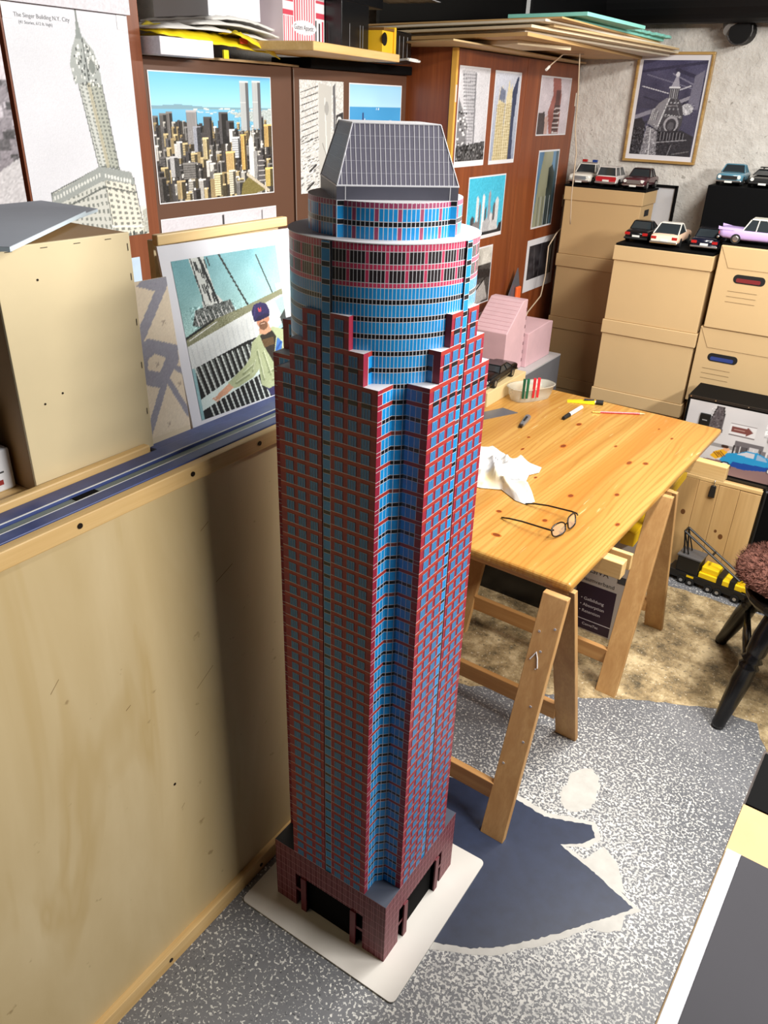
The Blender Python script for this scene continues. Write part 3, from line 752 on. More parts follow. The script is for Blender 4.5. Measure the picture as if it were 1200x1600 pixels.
    p.line(0.718, 0.318+D, 0.726, 0.342+D, 0.008, (214, 80, 84)); p.line(0.745, 0.318+D, 0.737, 0.342+D, 0.008, (214, 80, 84)); p.line(0.718, 0.320+D, 0.745, 0.338+D, 0.006, (214, 80, 84))
    p.poly([(0.31, 0.82), (0.35, 0.855), (0.27, 0.885), (0.15, 0.90), (0.20, 0.86)], (206, 158, 128))
    for q in range(4): p.line(0.22, 0.872+q*0.005, 0.135+q*0.012, 0.885+q*0.009, 0.010, (200, 150, 120))
    p.cloud(4, 14)
    p.speck(5); return p
pp = thing('photo_poster', 'large poster photo of a man in cap and pale jacket leaning on crate', 'poster', (-1.153, 1.20, 1.2125))
leaning(pp, math.radians(-9.5), math.radians(-3.5))
bx('poster_board', (-0.14, 0.235, 0.0002, 0.006, 0.0, 0.380), M('white_poster_card', (222, 224, 232), 0.5), pp)
sheet('printed_photo', pic_person(), -0.114, 0.178, 0.026, 0.349, pp, -0.0004)
def pic_plan():
    p = Pic(112, 120, (234, 220, 196), 8); g = (156, 156, 168)
    p.poly([(0.79, 0.0), (1.0, 0.0), (1.0, 0.05), (0.90, 0.085), (0.74, 0.03)], g); p.line(0.965, 0.04, 0.68, 0.36, 0.075, g)
    p.poly([(0.60, 0.43), (0.76, 0.355), (1.0, 0.445), (0.985, 0.55), (0.905, 0.62), (0.81, 0.70), (0.59, 0.60)], g)
    p.line(0.82, 0.68, 0.58, 1.03, 0.055, g); p.line(0.87, 0.66, 1.0, 0.92, 0.045, g); p.line(0.93, 0.57, 1.0, 0.62, 0.04, g)
    p.poly([(0.73, 0.485), (0.79, 0.46), (0.88, 0.505), (0.81, 0.585), (0.71, 0.55)], (234, 220, 196))
    for x, y in ((0.90, 0.27), (0.79, 0.52), (0.95, 0.69), (0.80, 0.93)):
        p.line(x, y, x+0.02, y+0.015, 0.010, (190, 174, 154)); p.line(x+0.02, y, x, y+0.025, 0.010, (190, 174, 154))
    p.speck(3); return p
pl = thing('street_plan_board', 'beige street plan board with grey roads between plywood box and photo poster', 'board', (-1.168, 0.925, 1.2125))
leaning(pl, math.radians(-6), math.radians(-2))
bx('board', (0.0185, 0.13, 0.0002, 0.004, 0.0, 0.325), M('beige_card', (226, 212, 186), 0.6), pl)
plan = pic_plan(); k0 = 67; plan.a = plan.a[:, k0:]; plan.nx -= k0
sheet('printed_plan', plan, 0.0185, 0.13, 0.026, 0.325, pl, -0.0003)

# ================================================================== CABINETS
brown = M('brown_painted_door', (92, 62, 46), 0.45, var=0.06, vs=3)
mahog = WOOD('mahogany_veneer', (112, 54, 26), (154, 84, 44), 'z', 0.7, 0.35)
mahog2 = WOOD('red_brown_veneer', (112, 60, 36), (140, 82, 52), 'z', 0.8, 0.35)
c1 = thing('brown_cabinet', 'dark brown two door cabinet covered with city posters behind the crate', 'cabinet', (-2.09, 2.325, 0))
bx('carcass', (-0.19, 0.18, -0.68, 0.675, 0.0, 1.938), brown, c1)
bx('door', (0.182, 0.2024, -0.676, -0.043, 0.05, 1.936), brown, c1, bevel=0.002)
bx('door', (0.182, 0.2024, -0.034, 0.672, 0.05, 1.936), brown, c1, bevel=0.002)
bx('door_edge', (0.2026, 0.2034, -0.0335, -0.0312, 0.06, 1.93), M('pale_door_edge', (150, 140, 132), 0.5), c1)
c0 = thing('wood_cabinet', 'red brown wooden cabinet carrying the tall tower drawing at far left', 'cabinet', (-2.08, 1.12, 0))
bx('carcass', (-0.20, 0.19, -0.55, 0.518, 0.0, 2.40), mahog2, c0)
bx('door', (0.192, 0.216, -0.548, 0.105, 0.05, 2.38), mahog2, c0, bevel=0.002)
bx('door', (0.192, 0.216, 0.118, 0.518, 0.05, 2.38), mahog2, c0, bevel=0.002)
c2 = thing('mahogany_cabinet', 'tall mahogany veneer cabinet with small posters beside the back wall', 'cabinet', (-1.98, 3.65, 0))
bx('carcass', (-0.30, 0.286, -0.638, 0.638, 0.0, 2.036), mahog, c2)
bx('edge_strip', (0.286, 0.3075, -0.641, -0.626, 0.0, 2.034), M('yellow_edge_veneer', (226, 172, 74), 0.45, var=0.06), c2)
bx('door', (0.288, 0.3072, -0.624, 0.008, 0.05, 2.032), mahog, c2, bevel=0.0015)
bx('door', (0.288, 0.3072, 0.011, 0.636, 0.05, 2.032), mahog, c2, bevel=0.0015)
for y, z in ((-0.632, 1.88), (0.622, 1.88), (0.622, 1.40)): bx('hinge_plate', (0.3076, 0.3086, y-0.006, y+0.006, z-0.03, z+0.03), M('cream_plate', (214, 206, 190), 0.4), c2, bevel=0.002)

# ================================================================== POSTERS
paper = M('white_photo_paper', (226, 226, 230), 0.42)
def poster(name, label, x, y0, y1, z0, z1, pic, border=0.0, tilt=0.0, group=None, bot=None, bow=0.0, wall='x'):
    """flat sheet on a wall that faces +x (wall='x') or -y (wall='y')"""
    w, h = y1-y0, z1-z0
    t = thing(name, label, 'poster', (x, (y0+y1)/2, z0) if wall == 'x' else ((y0+y1)/2, x, z0), PI/2 if wall == 'x' else 0, group)
    MB().box(-w/2, w/2, 0.0003, 0.0011, 0, h).build('paper', paper, t)
    b2 = border if bot is None else bot
    sheet('printed_picture', pic, -w/2+border, w/2-border, b2, h-border, t, 0.0, bow=bow)
    if tilt: t.rotation_euler = (0, tilt, t.rotation_euler[2]) if False else t.rotation_euler
    return t
def pic_twin():
    p = Pic(216, 158, (150, 210, 240), 2)
    p.grad(0, 0.26, (112, 192, 240), (164, 220, 246)); p.grad(0.26, 0.6, (118, 186, 220), (96, 168, 206))
    p.poly([(0, 0.25), (0.2, 0.235), (0.45, 0.255), (1, 0.25), (1, 0.27), (0, 0.275)], (126, 164, 180))
    for q in range(60):
        x = p.R.uniform(0.3, 1.0); y = 0.26+p.R.random()*0.10*x; p.rect(x, y, x+0.03*p.R.random()+0.01, y+0.008, (206, 214, 214))
    p.poly([(0.62, 0.30), (1, 0.27), (1, 0.42), (0.78, 0.36)], (178, 190, 190)); p.speck(14, 0.27, 0.42, 0.65, 1)
    p.poly([(0, 0.40), (0.2, 0.36), (0.5, 0.42), (0.75, 0.45), (1, 0.42), (1, 1), (0, 1)], (58, 54, 50))
    def bld(x, y, w, h, c, side=0.35, wn=None):
        p.rect(x, y, x+w*(1-side), y+h, c); p.rect(x+w*(1-side), y+0.006, x+w, y+h, tuple(v*0.36 for v in c))
        p.rect(x, y-0.008, x+w, y+0.004, tuple(min(255, v*1.12) for v in c))
        if wn == 'v':
            n = int(w*(1-side)*p.nx/2)
            for q in range(n): p.rect(x+q*2/p.nx, y+0.01, x+(q*2+1)/p.nx, y+h, tuple(v*0.62 for v in c))
        if wn == 'h':
            n = int(h*p.ny/3)
            for q in range(n): p.rect(x, y+q*3/p.ny+0.01, x+w*(1-side), y+(q*3+1)/p.ny+0.01, tuple(v*0.62 for v in c))
    pal = [(176, 174, 168), (128, 126, 124), (92, 90, 90), (190, 172, 130), (206, 204, 200), (70, 68, 70), (150, 132, 96), (60, 58, 60)]
    bld(0.0, 0.33, 0.04, 0.3, (104, 100, 98), 0.4, 'v'); bld(0.05, 0.31, 0.06, 0.36, (112, 108, 106), 0.5, 'v'); bld(0.10, 0.30, 0.05, 0.4, (122, 118, 116), 0.5, 'v')
    for row in range(13):
        yb = 0.40+row*0.048; sc = 0.6+row*0.08
        n = 17-row//2
        for q in range(n):
            x = (q+p.R.random()*0.8)/n-0.02; w = (0.022+0.03*p.R.random())*sc; h = (0.06+0.12*p.R.random())*sc
            bld(x, yb-h*0.35, w, h, p.R.choice(pal), 0.3+0.3*p.R.random(), p.R.choice([None, 'v', 'h', None]))
            if row > 6 and p.R.random() < 0.5: p.rect(x+w*0.2, yb-h*0.42, x+w*0.4, yb-h*0.33, (236, 234, 228))
    for (x, y, w, h, c, sd, k) in ((0.255, 0.285, 0.085, 0.26, (168, 166, 168), 0.10, 'v'), (0.30, 0.41, 0.06, 0.20, (150, 154, 166), 0.5, None), (0.39, 0.335, 0.07, 0.22, (72, 68, 68), 0.3, None), (0.52, 0.30, 0.075, 0.25, (84, 82, 84), 0.7, None), (0.58, 0.37, 0.07, 0.12, (70, 68, 70), 0.6, None),
                               (0.37, 0.50, 0.05, 0.17, (214, 196, 150), 0.35, 'v'), (0.60, 0.44, 0.05, 0.10, (232, 230, 226), 0.4, None), (0.62, 0.50, 0.07, 0.17, (206, 210, 216), 0.2, 'h'), (0.56, 0.62, 0.085, 0.17, (224, 190, 130), 0.2, 'v'), (0.70, 0.48, 0.05, 0.30, (232, 190, 112), 0.4, 'v'),
                               (0.20, 0.70, 0.12, 0.12, (120, 118, 116), 0.2, 'h'), (0.10, 0.64, 0.07, 0.16, (176, 176, 178), 0.5, None), (0.16, 0.53, 0.05, 0.12, (196, 196, 196), 0.4, None), (0.92, 0.40, 0.09, 0.19, (214, 178, 112), 0.5, 'v'), (0.885, 0.33, 0.035, 0.2, (104, 104, 108), 0.6, None),
                               (0.45, 0.80, 0.07, 0.18, (228, 214, 170), 0.3, 'h'), (0.58, 0.78, 0.06, 0.20, (216, 210, 190), 0.4, 'h'), (0.92, 0.78, 0.08, 0.16, (226, 200, 120), 0.4, 'v'), (0.14, 0.84, 0.07, 0.14, (180, 160, 120), 0.5, 'v'), (0.0, 0.80, 0.06, 0.18, (96, 92, 90), 0.5, 'v')):
        bld(x, y, w, h, c, sd, k)
    for x, y in ((0.715, 0.040), (0.825, 0.030)):
        p.rect(x, y, x+0.048, y+0.40, (186, 192, 194)); p.rect(x+0.048, y+0.004, x+0.078, y+0.40, (96, 98, 102)); p.rect(x, y, x+0.078, y+0.012, (216, 220, 222))
        for q in range(5): p.rect(x+q*0.010, y+0.02, x+q*0.010+0.0045, y+0.40, (168, 174, 178))
        p.rect(x, y+0.17, x+0.048, y+0.178, (206, 210, 210))
    p.poly([(0.775, 0.80), (0.775, 0.52), (0.79, 0.48), (0.795, 0.40), (0.80, 0.48), (0.815, 0.52), (0.84, 0.80), (0.84, 0.86), (0.76, 0.82)], (226, 226, 222)); p.rect(0.815, 0.62, 0.845, 0.86, (150, 150, 150))
    p.poly([(0.84, 0.86), (0.86, 0.66), (0.90, 0.66), (0.905, 0.72), (0.92, 0.90), (0.84, 0.92)], (88, 86, 88))
    for q in range(5): p.rect(0.855, 0.70+q*0.045, 0.915, 0.708+q*0.045, (210, 208, 206))
    p.poly([(0.70, 0.90), (0.76, 0.84), (0.92, 0.97), (0.80, 1.0), (0.68, 1.0)], (120, 110, 62)); p.line(0.75, 0.82, 0.95, 0.98, 0.02, (196, 186, 166))
    p.speck(9, 0.42, 1.0, mono=True); return p
poster('city_poster', 'colour poster of a skyline with twin towers under blue sky on brown door', -1.8855, 1.668, 2.175, 1.560, 1.903, pic_twin(), 0.003)
def pic_drawing():
    p = Pic(150, 226, (214, 216, 224), 3); p.cloud(3, 5); p.grad(0.86, 1.0, (214, 214, 214), (216, 212, 194))
    d = (104, 112, 108); dk = (70, 76, 74); lt = (226, 228, 224)
    def Q(a, b, c, d_, u, v):   # bilinear inside a quad a(top-left) b(top-right) c(bottom-right) d(bottom-left)
        x = (a[0]*(1-u)+b[0]*u)*(1-v)+(d_[0]*(1-u)+c[0]*u)*v; y = (a[1]*(1-u)+b[1]*u)*(1-v)+(d_[1]*(1-u)+c[1]*u)*v; return x, y
    def face(a, b, c, e, base, n, m, win=dk, ww=0.5, hh=0.55):
        p.poly([a, b, c, e], base)
        for i in range(n):
            for j in range(m):
                u0 = (i+0.5-ww/2)/n; u1 = (i+0.5+ww/2)/n; v0 = (j+0.5-hh/2)/m; v1 = (j+0.5+hh/2)/m
                p.poly([Q(a, b, c, e, u0, v0), Q(a, b, c, e, u1, v0), Q(a, b, c, e, u1, v1), Q(a, b, c, e, u0, v1)], win, 0.75)
        for s_, t_ in ((a, e), (b, c), (a, b), (e, c)): p.line(s_[0], s_[1], t_[0], t_[1], 0.008, dk, 0.8)
    # shaft
    face((0.50, 0.265), (0.585, 0.28), (0.675, 0.66), (0.59, 0.655), (196, 200, 196), 2, 22, (110, 116, 112))
    face((0.585, 0.28), (0.70, 0.265), (0.775, 0.675), (0.675, 0.66), (170, 174, 164), 3, 22, (92, 98, 94))
    p.line(0.585, 0.27, 0.675, 0.66, 0.03, (186, 180, 156), 0.8)
    # crown
    p.poly([(0.48, 0.30), (0.46, 0.22), (0.49, 0.16), (0.53, 0.11), (0.555, 0.085), (0.60, 0.11), (0.67, 0.16), (0.70, 0.22), (0.71, 0.30), (0.60, 0.29)], (162, 168, 166))
    for q in range(90):
        x = p.R.uniform(0.47, 0.70); y = p.R.uniform(0.13, 0.30)
        if abs(x-0.585) < 0.12*(y-0.03)/0.2: p.rect(x, y, x+0.012, y+0.012, dk if q % 2 else lt)
    p.line(0.585, 0.10, 0.60, 0.28, 0.008, dk); p.ell(0.64, 0.22, 0.035, 0.04, lt, 0.6); p.ell(0.64, 0.225, 0.026, 0.03, d, 0.8)
    p.poly([(0.535, 0.115), (0.55, 0.05), (0.56, 0.015), (0.57, 0.05), (0.59, 0.115)], (130, 138, 136)); p.line(0.56, 0.0, 0.562, 0.06, 0.010, d)
    # base block
    face((0.16, 0.76), (0.62, 0.655), (0.66, 1.0), (0.15, 0.92), (196, 198, 192), 12, 9, (98, 104, 100), 0.45, 0.5)
    face((0.62, 0.655), (0.90, 0.72), (0.955, 1.0), (0.66, 1.0), (218, 216, 204), 5, 12, (96, 100, 96), 0.5, 0.5)
    p.poly([(0.16, 0.77), (0.60, 0.655), (0.88, 0.69), (0.91, 0.75), (0.62, 0.72), (0.17, 0.82)], (150, 156, 154))
    for q in range(9): p.ell(0.64+q*0.028, 0.70+q*0.004, 0.010, 0.010, lt, 0.9)
    for q in range(16): p.ell(0.18+q*0.027, 0.785-q*0.006, 0.008, 0.010, lt, 0.8)
    p.line(0.62, 0.75, 0.91, 0.79, 0.012, dk, 0.7); p.line(0.17, 0.85, 0.62, 0.75, 0.012, dk, 0.7); p.line(0.645, 0.94, 0.95, 0.96, 0.014, lt)
    p.poly([(0.95, 0.88), (1.0, 0.87), (1.0, 0.99), (0.96, 1.0)], (176, 178, 170)); p.speck(16, 0.9, 1.0, 0.9, 1.0)
    for q in range(40): x = p.R.uniform(0.2, 0.98); p.rect(x, 0.975+0.015*p.R.random(), x+0.01, 0.995, dk)
    p.speck(2.5); return p
sg = poster('tower_drawing', 'tall pale poster drawing of a domed tower with a titled heading', -1.8625, 1.243, 1.597, 1.490, 2.020, pic_drawing(), 0.0)
ink = M('grey_print_ink', (110, 112, 116), 0.5)
text('The Singer Building N.Y. City', 0.0126, ink, sg, STAND(-0.148, -0.0004, 0.503), name='title_lettering')
text('(41 Stories, 612 ft. high)', 0.0092, ink, sg, STAND(-0.138, -0.0004, 0.490), name='subtitle_lettering')
for x in (-0.165, 0.155): bx('tape', (x-0.012, x+0.012, -0.0012, -0.0004, 0.498, 0.530), M('clear_tape', (240, 240, 242), 0.15), sg)
def pic_street(seed=5, top=(214, 206, 214), nx=60, ny=90, dark=1.0):
    p = Pic(nx, ny, top, seed); p.poly([(0, 0.22), (0.4, 0.16), (0.8, 0.30), (1, 0.28), (1, 1), (0, 1)], (138, 132, 140))
    for q in range(70):
        x = p.R.random(); y = 0.2+0.65*p.R.random(); w = 0.05+0.12*p.R.random(); g = p.R.choice([52, 70, 90, 120, 176, 200])*dark
        p.rect(x, y, x+w, y+0.02+0.05*p.R.random(), (g, g*0.97, g*1.02))
    p.poly([(0.3, 1.0), (1.0, 0.72), (1.0, 1.0)], (196, 194, 198)); p.speck(10); return p
poster('street_photo', 'black and white street photo cut by the left picture edge', -1.8625, 0.93, 1.226, 1.60, 1.965, pic_street(), 0.0)
def pic_pano():
    p = Pic(110, 46, (206, 204, 212), 9); p.cloud(5, 6)
    p.rect(0, 0.86, 1, 1, (150, 150, 150))
    for x, w in ((0.50, 0.030), (0.855, 0.026)):
        p.poly([(x-w/2, 1.0), (x-w/2, 0.55), (x-w/4, 0.4), (x, 0.12), (x+w/4, 0.4), (x+w/2, 0.55), (x+w/2, 1.0)], (54, 54, 58)); p.line(x, 0.04, x, 0.4, 0.006, (50, 50, 54))
    p.ell(0.30, 0.55, 0.008, 0.02, (60, 60, 64)); p.speck(4); return p
poster('skyline_photo', 'wide pale grey photo with two dark spires above the pine batten', -1.8855, 1.665, 2.182, 1.36, 1.518, pic_pano(), 0.003)
poster('blue_note', 'small light blue paper beside the tall plywood box', -1.8625, 1.40, 1.553, 1.345, 1.430, Pic(8, 6, (186, 208, 230)).speck(2), 0.0)
def pic_aerial():
    p = Pic(100, 150, (206, 206, 204), 12); p.speck(12, 0, 1, 0, 1, 2)
    for j in range(9):
        y = 0.08+j*0.055
        p.line(0.03, y+0.03, 0.40, y-0.03, 0.006, (80, 80, 80))
        for q in range(9): p.rect(0.06+q*0.04, y+0.018-q*0.006, 0.075+q*0.04, y+0.026-q*0.006, (46, 46, 46))
    for q in range(120):
        x = p.R.random()*0.42; y = 0.5+0.5*p.R.random(); p.line(x, y, x+0.05, y-0.01, 0.006, p.R.choice([(60, 60, 60), (240, 240, 240), (130, 130, 130)]))
    p.poly([(0.42, 0.02), (0.72, 0.05), (0.66, 1.0), (0.42, 1.0)], (188, 188, 184)); p.line(0.56, 0.15, 0.62, 0.95, 0.02, (226, 226, 222)); p.line(0.50, 0.55, 0.60, 0.68, 0.008, (120, 120, 118)); p.ell(0.60, 0.24, 0.05, 0.06, (160, 160, 158))
    p.poly([(0.74, 0.05), (0.80, 0.02), (0.82, 0.50), (0.77, 0.52)], (100, 100, 104)); p.poly([(0.82, 0.30), (0.99, 0.27), (0.99, 0.78), (0.80, 0.80)], (46, 46, 50)); p.ell(0.90, 0.36, 0.06, 0.05, (214, 214, 214))
    p.line(0.20, 0.80, 0.36, 0.74, 0.03, (50, 50, 52)); p.line(0.14, 0.96, 0.30, 0.90, 0.03, (50, 50, 52)); return p
poster('aerial_photo', 'pale black and white aerial street photo behind the pyramid roof', -1.8855, 2.320, 2.570, 1.545, 1.902, pic_aerial(), 0.0)
def pic_lake():
    p = Pic(110, 84, (140, 196, 234), 13); p.grad(0, 0.27, (150, 204, 238), (176, 220, 244)); p.grad(0.27, 1, (66, 150, 206), (60, 150, 210)); p.cloud(3, 5)
    for q in range(150):
        x = p.R.random(); h = 0.05+0.16*p.R.random()**2; y = 0.66+0.3*p.R.random(); c = p.R.choice([(232, 232, 244), (190, 190, 220), (120, 118, 160), (80, 78, 110), (214, 206, 214)])
        p.rect(x, y-h, x+0.012+0.02*p.R.random(), y+0.1, c)
    p.rect(0.24, 0.34, 0.265, 0.75, (44, 60, 110)); p.rect(0.275, 0.42, 0.295, 0.75, (200, 206, 226)); p.rect(0.73, 0.50, 0.75, 0.8, (50, 50, 80)); p.rect(0.76, 0.44, 0.81, 0.85, (206, 210, 226)); p.rect(0.46, 0.74, 0.62, 0.80, (26, 26, 34))
    p.rect(0.5, 0.28, 0.51, 0.31, (236, 240, 244)); p.rect(0.54, 0.28, 0.55, 0.31, (236, 240, 244)); return p
poster('lake_skyline_photo', 'bright blue lake and skyline photo behind the pyramid roof', -1.8855, 2.605, 2.960, 1.625, 1.901, pic_lake(), 0.004)

# posters on the mahogany cabinet
xq = -1.6712
def pic_wedge():
    p = Pic(62, 88, (206, 206, 212), 14); p.cloud(6, 4)
    p.poly([(0.0, 0.30), (0.34, 0.60), (0.36, 1.0), (0.0, 1.0)], (120, 120, 124)); p.poly([(0.06, 0.03), (0.50, 0.04), (0.56, 0.98), (0.40, 1.0), (0.36, 0.55)], (176, 176, 182)); p.poly([(0.50, 0.04), (0.54, 0.05), (0.62, 0.95), (0.56, 0.98)], (128, 128, 134))
    for j in range(24): p.line(0.10+j*0.009, 0.08+j*0.036, 0.52, 0.07+j*0.037, 0.008, (104, 104, 110), 0.8)
    for q in range(5): p.line(0.16+q*0.07, 0.05, 0.36+q*0.045, 0.9, 0.01, (196, 196, 202), 0.6)
    for q in range(40): x = p.R.uniform(0, 0.34); y = p.R.uniform(0.4, 1); p.rect(x, y, x+0.06, y+0.02, p.R.choice([(40, 40, 42), (220, 220, 222)]))
    p.poly([(0, 0.84), (1, 0.78), (1, 1), (0, 1)], (60, 60, 62)); p.speck(40, 0.80, 1.0, block=2); p.speck(7); return p
poster('wedge_building_photo', 'black and white photo of a wedge shaped building on mahogany cabinet', xq, 3.036, 3.298, 1.614, 1.977, pic_wedge(), 0.006, bot=0.022, bow=0.001)
def pic_gold():
    p = Pic(52, 84, (186, 196, 212), 15)
    p.grad(0, 1, (204, 208, 220), (150, 160, 182))
    p.poly([(0.10, 1.0), (0.16, 0.36), (0.20, 0.16), (0.24, 0.30), (0.30, 0.14), (0.34, 0.28), (0.42, 0.24), (0.44, 1.0)], (206, 192, 150)); p.poly([(0.44, 1.0), (0.46, 0.30), (0.54, 0.06), (0.60, 0.20), (0.68, 0.10), (0.72, 1.0)], (216, 204, 166)); p.poly([(0.72, 1), (0.70, 0.2), (0.86, 0.04), (0.92, 0.04), (0.84, 0.6), (0.88, 1.0)], (52, 62, 92))
    p.poly([(0.18, 0.30), (0.24, 0.16), (0.42, 0.20), (0.42, 0.34)], (110, 118, 140))
    for j in range(34): p.line(0.12, 0.36+j*0.019, 0.72, 0.34+j*0.0195, 0.012, (160, 142, 96), 0.6)
    for q in range(7): p.line(0.16+q*0.08, 0.3, 0.14+q*0.085, 1, 0.014, (236, 228, 200), 0.6)
    p.speck(7); return p
poster('golden_tower_photo', 'photo of pale golden towers seen from below on mahogany cabinet', xq, 3.345, 3.602, 1.613, 1.973, pic_gold(), 0.007, bot=0.016, bow=0.001)
def pic_smoke():
    p = Pic(60, 52, (206, 196, 204), 16)
    p.poly([(0.36, 0.0), (0.62, 0.0), (0.70, 0.3), (0.72, 1.0), (0.40, 1.0), (0.30, 0.6), (0.42, 0.3)], (156, 92, 84)); p.poly([(0.52, 0.22), (0.66, 0.2), (0.70, 1.0), (0.48, 1.0)], (92, 52, 52))
    for j in range(12): p.line(0.50, 0.5+j*0.042, 0.70, 0.48+j*0.044, 0.016, (206, 200, 200) if j % 2 else (30, 26, 30))
    p.poly([(0, 0.62), (0.20, 0.6), (0.28, 1.0), (0, 1.0)], (66, 56, 58)); p.poly([(0.22, 0.7), (0.32, 0.64), (0.34, 1), (0.24, 1)], (196, 164, 156)); p.cloud(9, 6); p.speck(5); return p
poster('red_smoke_photo', 'photo of a tower wrapped in reddish smoke on mahogany cabinet', xq, 3.820, 4.190, 1.720, 1.972, pic_smoke(), 0.006, bow=0.001)
def pic_haze():
    p = Pic(46, 66, (92, 132, 166), 17); p.poly([(0.25, 0), (0.7, 0), (0.6, 1), (0, 1), (0.1, 0.4)], (150, 152, 128)); p.poly([(0.55, 0.22), (0.72, 0.18), (0.86, 0.3), (0.84, 1), (0.5, 1)], (52, 62, 58)); p.poly([(0.85, 0), (1, 0), (1, 1), (0.86, 1)], (60, 84, 96))
    for q in range(6): p.line(0.2+q*0.11, 0.6, 0.2+q*0.11, 1, 0.02, (190, 200, 206) if q % 2 else (60, 70, 84))
    p.cloud(10, 5); return p
poster('green_haze_photo', 'photo of dark towers in greenish haze beside the left box stack', xq, 3.885, 4.146, 1.291, 1.655, pic_haze(), 0.008, bow=0.001)
def pic_turq():
    p = Pic(62, 46, (64, 186, 218), 18)
    for (x, y, w, c) in ((0.10, 0.62, 0.10, (70, 72, 78)), (0.22, 0.30, 0.07, (214, 216, 220)), (0.30, 0.42, 0.06, (110, 112, 118)), (0.38, 0.28, 0.07, (226, 228, 232)), (0.47, 0.5, 0.05, (84, 86, 92)), (0.55, 0.24, 0.07, (150, 154, 164)), (0.62, 0.60, 0.07, (206, 208, 212)), (0.70, 0.44, 0.06, (90, 92, 98)), (0.76, 0.36, 0.09, (208, 212, 216)), (0.15, 0.72, 0.2, (120, 120, 124)), (0.44, 0.70, 0.2, (176, 178, 182)), (0.02, 0.8, 0.2, (60, 58, 58)), (0.62, 0.76, 0.24, (196, 198, 200))):
        p.poly([(x, 1), (x, y+0.06), (x+w/2, y), (x+w, y+0.06), (x+w*1.05, 1)], c)
    p.poly([(0.86, 1), (0.9, 0.84), (1, 0.8), (1, 1)], (22, 32, 44)); p.rect(0, 0.93, 1, 1, (30, 38, 46)); p.speck(7); return p
poster('turquoise_skyline_photo', 'photo of pale towers on turquoise sky beside the drum', xq, 3.180, 3.540, 1.305, 1.570, pic_turq(), 0.006, bot=0.016, bow=0.001)
def pic_road():
    p = Pic(50, 50, (70, 68, 66), 19); p.rect(0, 0, 1, 0.3, (206, 204, 196)); p.cloud(26, 6, 0, 0.35); p.poly([(0, 0.3), (1, 0.42), (1, 0.56), (0, 0.5)], (40, 38, 38)); p.poly([(0.1, 0.72), (0.75, 0.60), (0.95, 0.95), (0.3, 1.0)], (168, 164, 160)); p.line(0, 0.95, 0.8, 0.55, 0.03, (30, 30, 30)); p.speck(8); return p
poster('bridge_photo', 'black and white photo with grey roadway right of the drum', xq, 3.215, 3.468, 1.005, 1.268, pic_road(), 0.006)
def pic_darkframe():
    p = Pic(52, 40, (48, 46, 50), 20); p.cloud(14, 7); p.line(0.2, 0.1, 0.3, 0.9, 0.03, (84, 82, 86)); p.line(0.5, 0, 0.46, 1, 0.03, (74, 72, 76)); p.rect(0.86, 0, 0.92, 1, (150, 156, 150)); return p
poster('dark_photo', 'dark abstract photo with a wide white border behind the hanging cord', xq, 3.870, 4.245, 0.975, 1.237, pic_darkframe(), 0.03, bot=0.06)
poster('low_photo', 'grey photo low on the mahogany cabinet behind pink foam', xq, 3.36, 3.66, 0.78, 0.962, pic_road().speck(30, block=3), 0.006)
# ================================================================== CLUTTER ON TOP OF THE CABINETS
def crumple(name, mat, parent, poly_fn, nu, nv, seed, amp, thick=0.0, smooth=True):
    R = random.Random(seed); ph = [(R.uniform(5, 26), R.uniform(5, 26), R.uniform(0, 6.3), R.uniform(0.3, 1)) for _ in range(9)]
    def h(u, v):
        s = sum(w*abs(math.sin(a*u+b*v+c)) for a, b, c, w in ph)/5.0; return s*amp
    def fn(u, v):
        p = Vector(poly_fn(u, v)); e = min(u, 1-u, v, 1-v); p.z += h(u, v)*min(1, 0.25+e*7); return p
    o = MB().grid(fn, nu, nv).build(name, mat, parent, smooth=smooth)
    if thick:
        m = o.modifiers.new('thickness', 'SOLIDIFY'); m.thickness = thick; m.offset = 1
    return o
styro = M('speckled_styrofoam', (220, 218, 226), 0.7, var=0.10, vs=140, bmp=0.4, bs=160)
cardb = M('brown_cardboard', (178, 148, 108), 0.7, var=0.06, vs=12)
sheetw = M('creased_white_paper', (214, 212, 208), 0.5, var=0.06, vs=10)
ZK = 1.938
s1 = thing('cardboard_sheet', 'flat brown cardboard sheet under the yellow bag on the brown cabinet', 'cardboard', (-1.98, 2.05, ZK)); MB().prism([(-0.2, -0.22, 0), (0.11, -0.20, 0), (0.125, 0.10, 0), (0.07, 0.30, 0), (-0.2, 0.28, 0)], (0, 0, 0.006)).build('sheet', cardb, s1)
s2 = thing('black_bar', 'flat black bar lying under the wooden plank on the brown cabinet', 'bar', (-1.92, 2.64, ZK)); bx('bar', (-0.12, 0.055, -0.28, 0.36, 0, 0.030), M('flat_black', (6, 6, 7), 0.75, spec=0.12), s2, bevel=0.003)
s3 = thing('styrofoam_bar', 'white speckled styrofoam bar on the brown cabinet beside the yellow bag', 'styrofoam', (-1.90, 1.705, ZK)); bx('bar', (-0.12, 0.10, -0.06, 0.135, 0, 0.042), styro, s3, bevel=0.002)
s4 = thing('styrofoam_sheet', 'white speckled styrofoam sheet on the wall above the tower drawing', 'styrofoam', (-1.861, 1.42, 2.0215)); bx('sheet', (0, 0.012, -0.22, 0.178, 0, 0.12), styro, s4)
yb = thing('yellow_plastic_bag', 'crumpled yellow plastic bag stuffed under white papers on the cabinet', 'plastic bag', (-1.93, 1.85, ZK+0.007))
yel = M('yellow_plastic', (238, 214, 36), 0.28, var=0.08, vs=14)
crumple('bag_body', yel, yb, lambda u, v: (-0.14+0.27*v, -0.20+0.42*u, 0.045 if v < 0.6 else 0.05-0.09*(v-0.6)*(0.4+0.6*u)), 34, 20, 4, 0.028, 0.002)
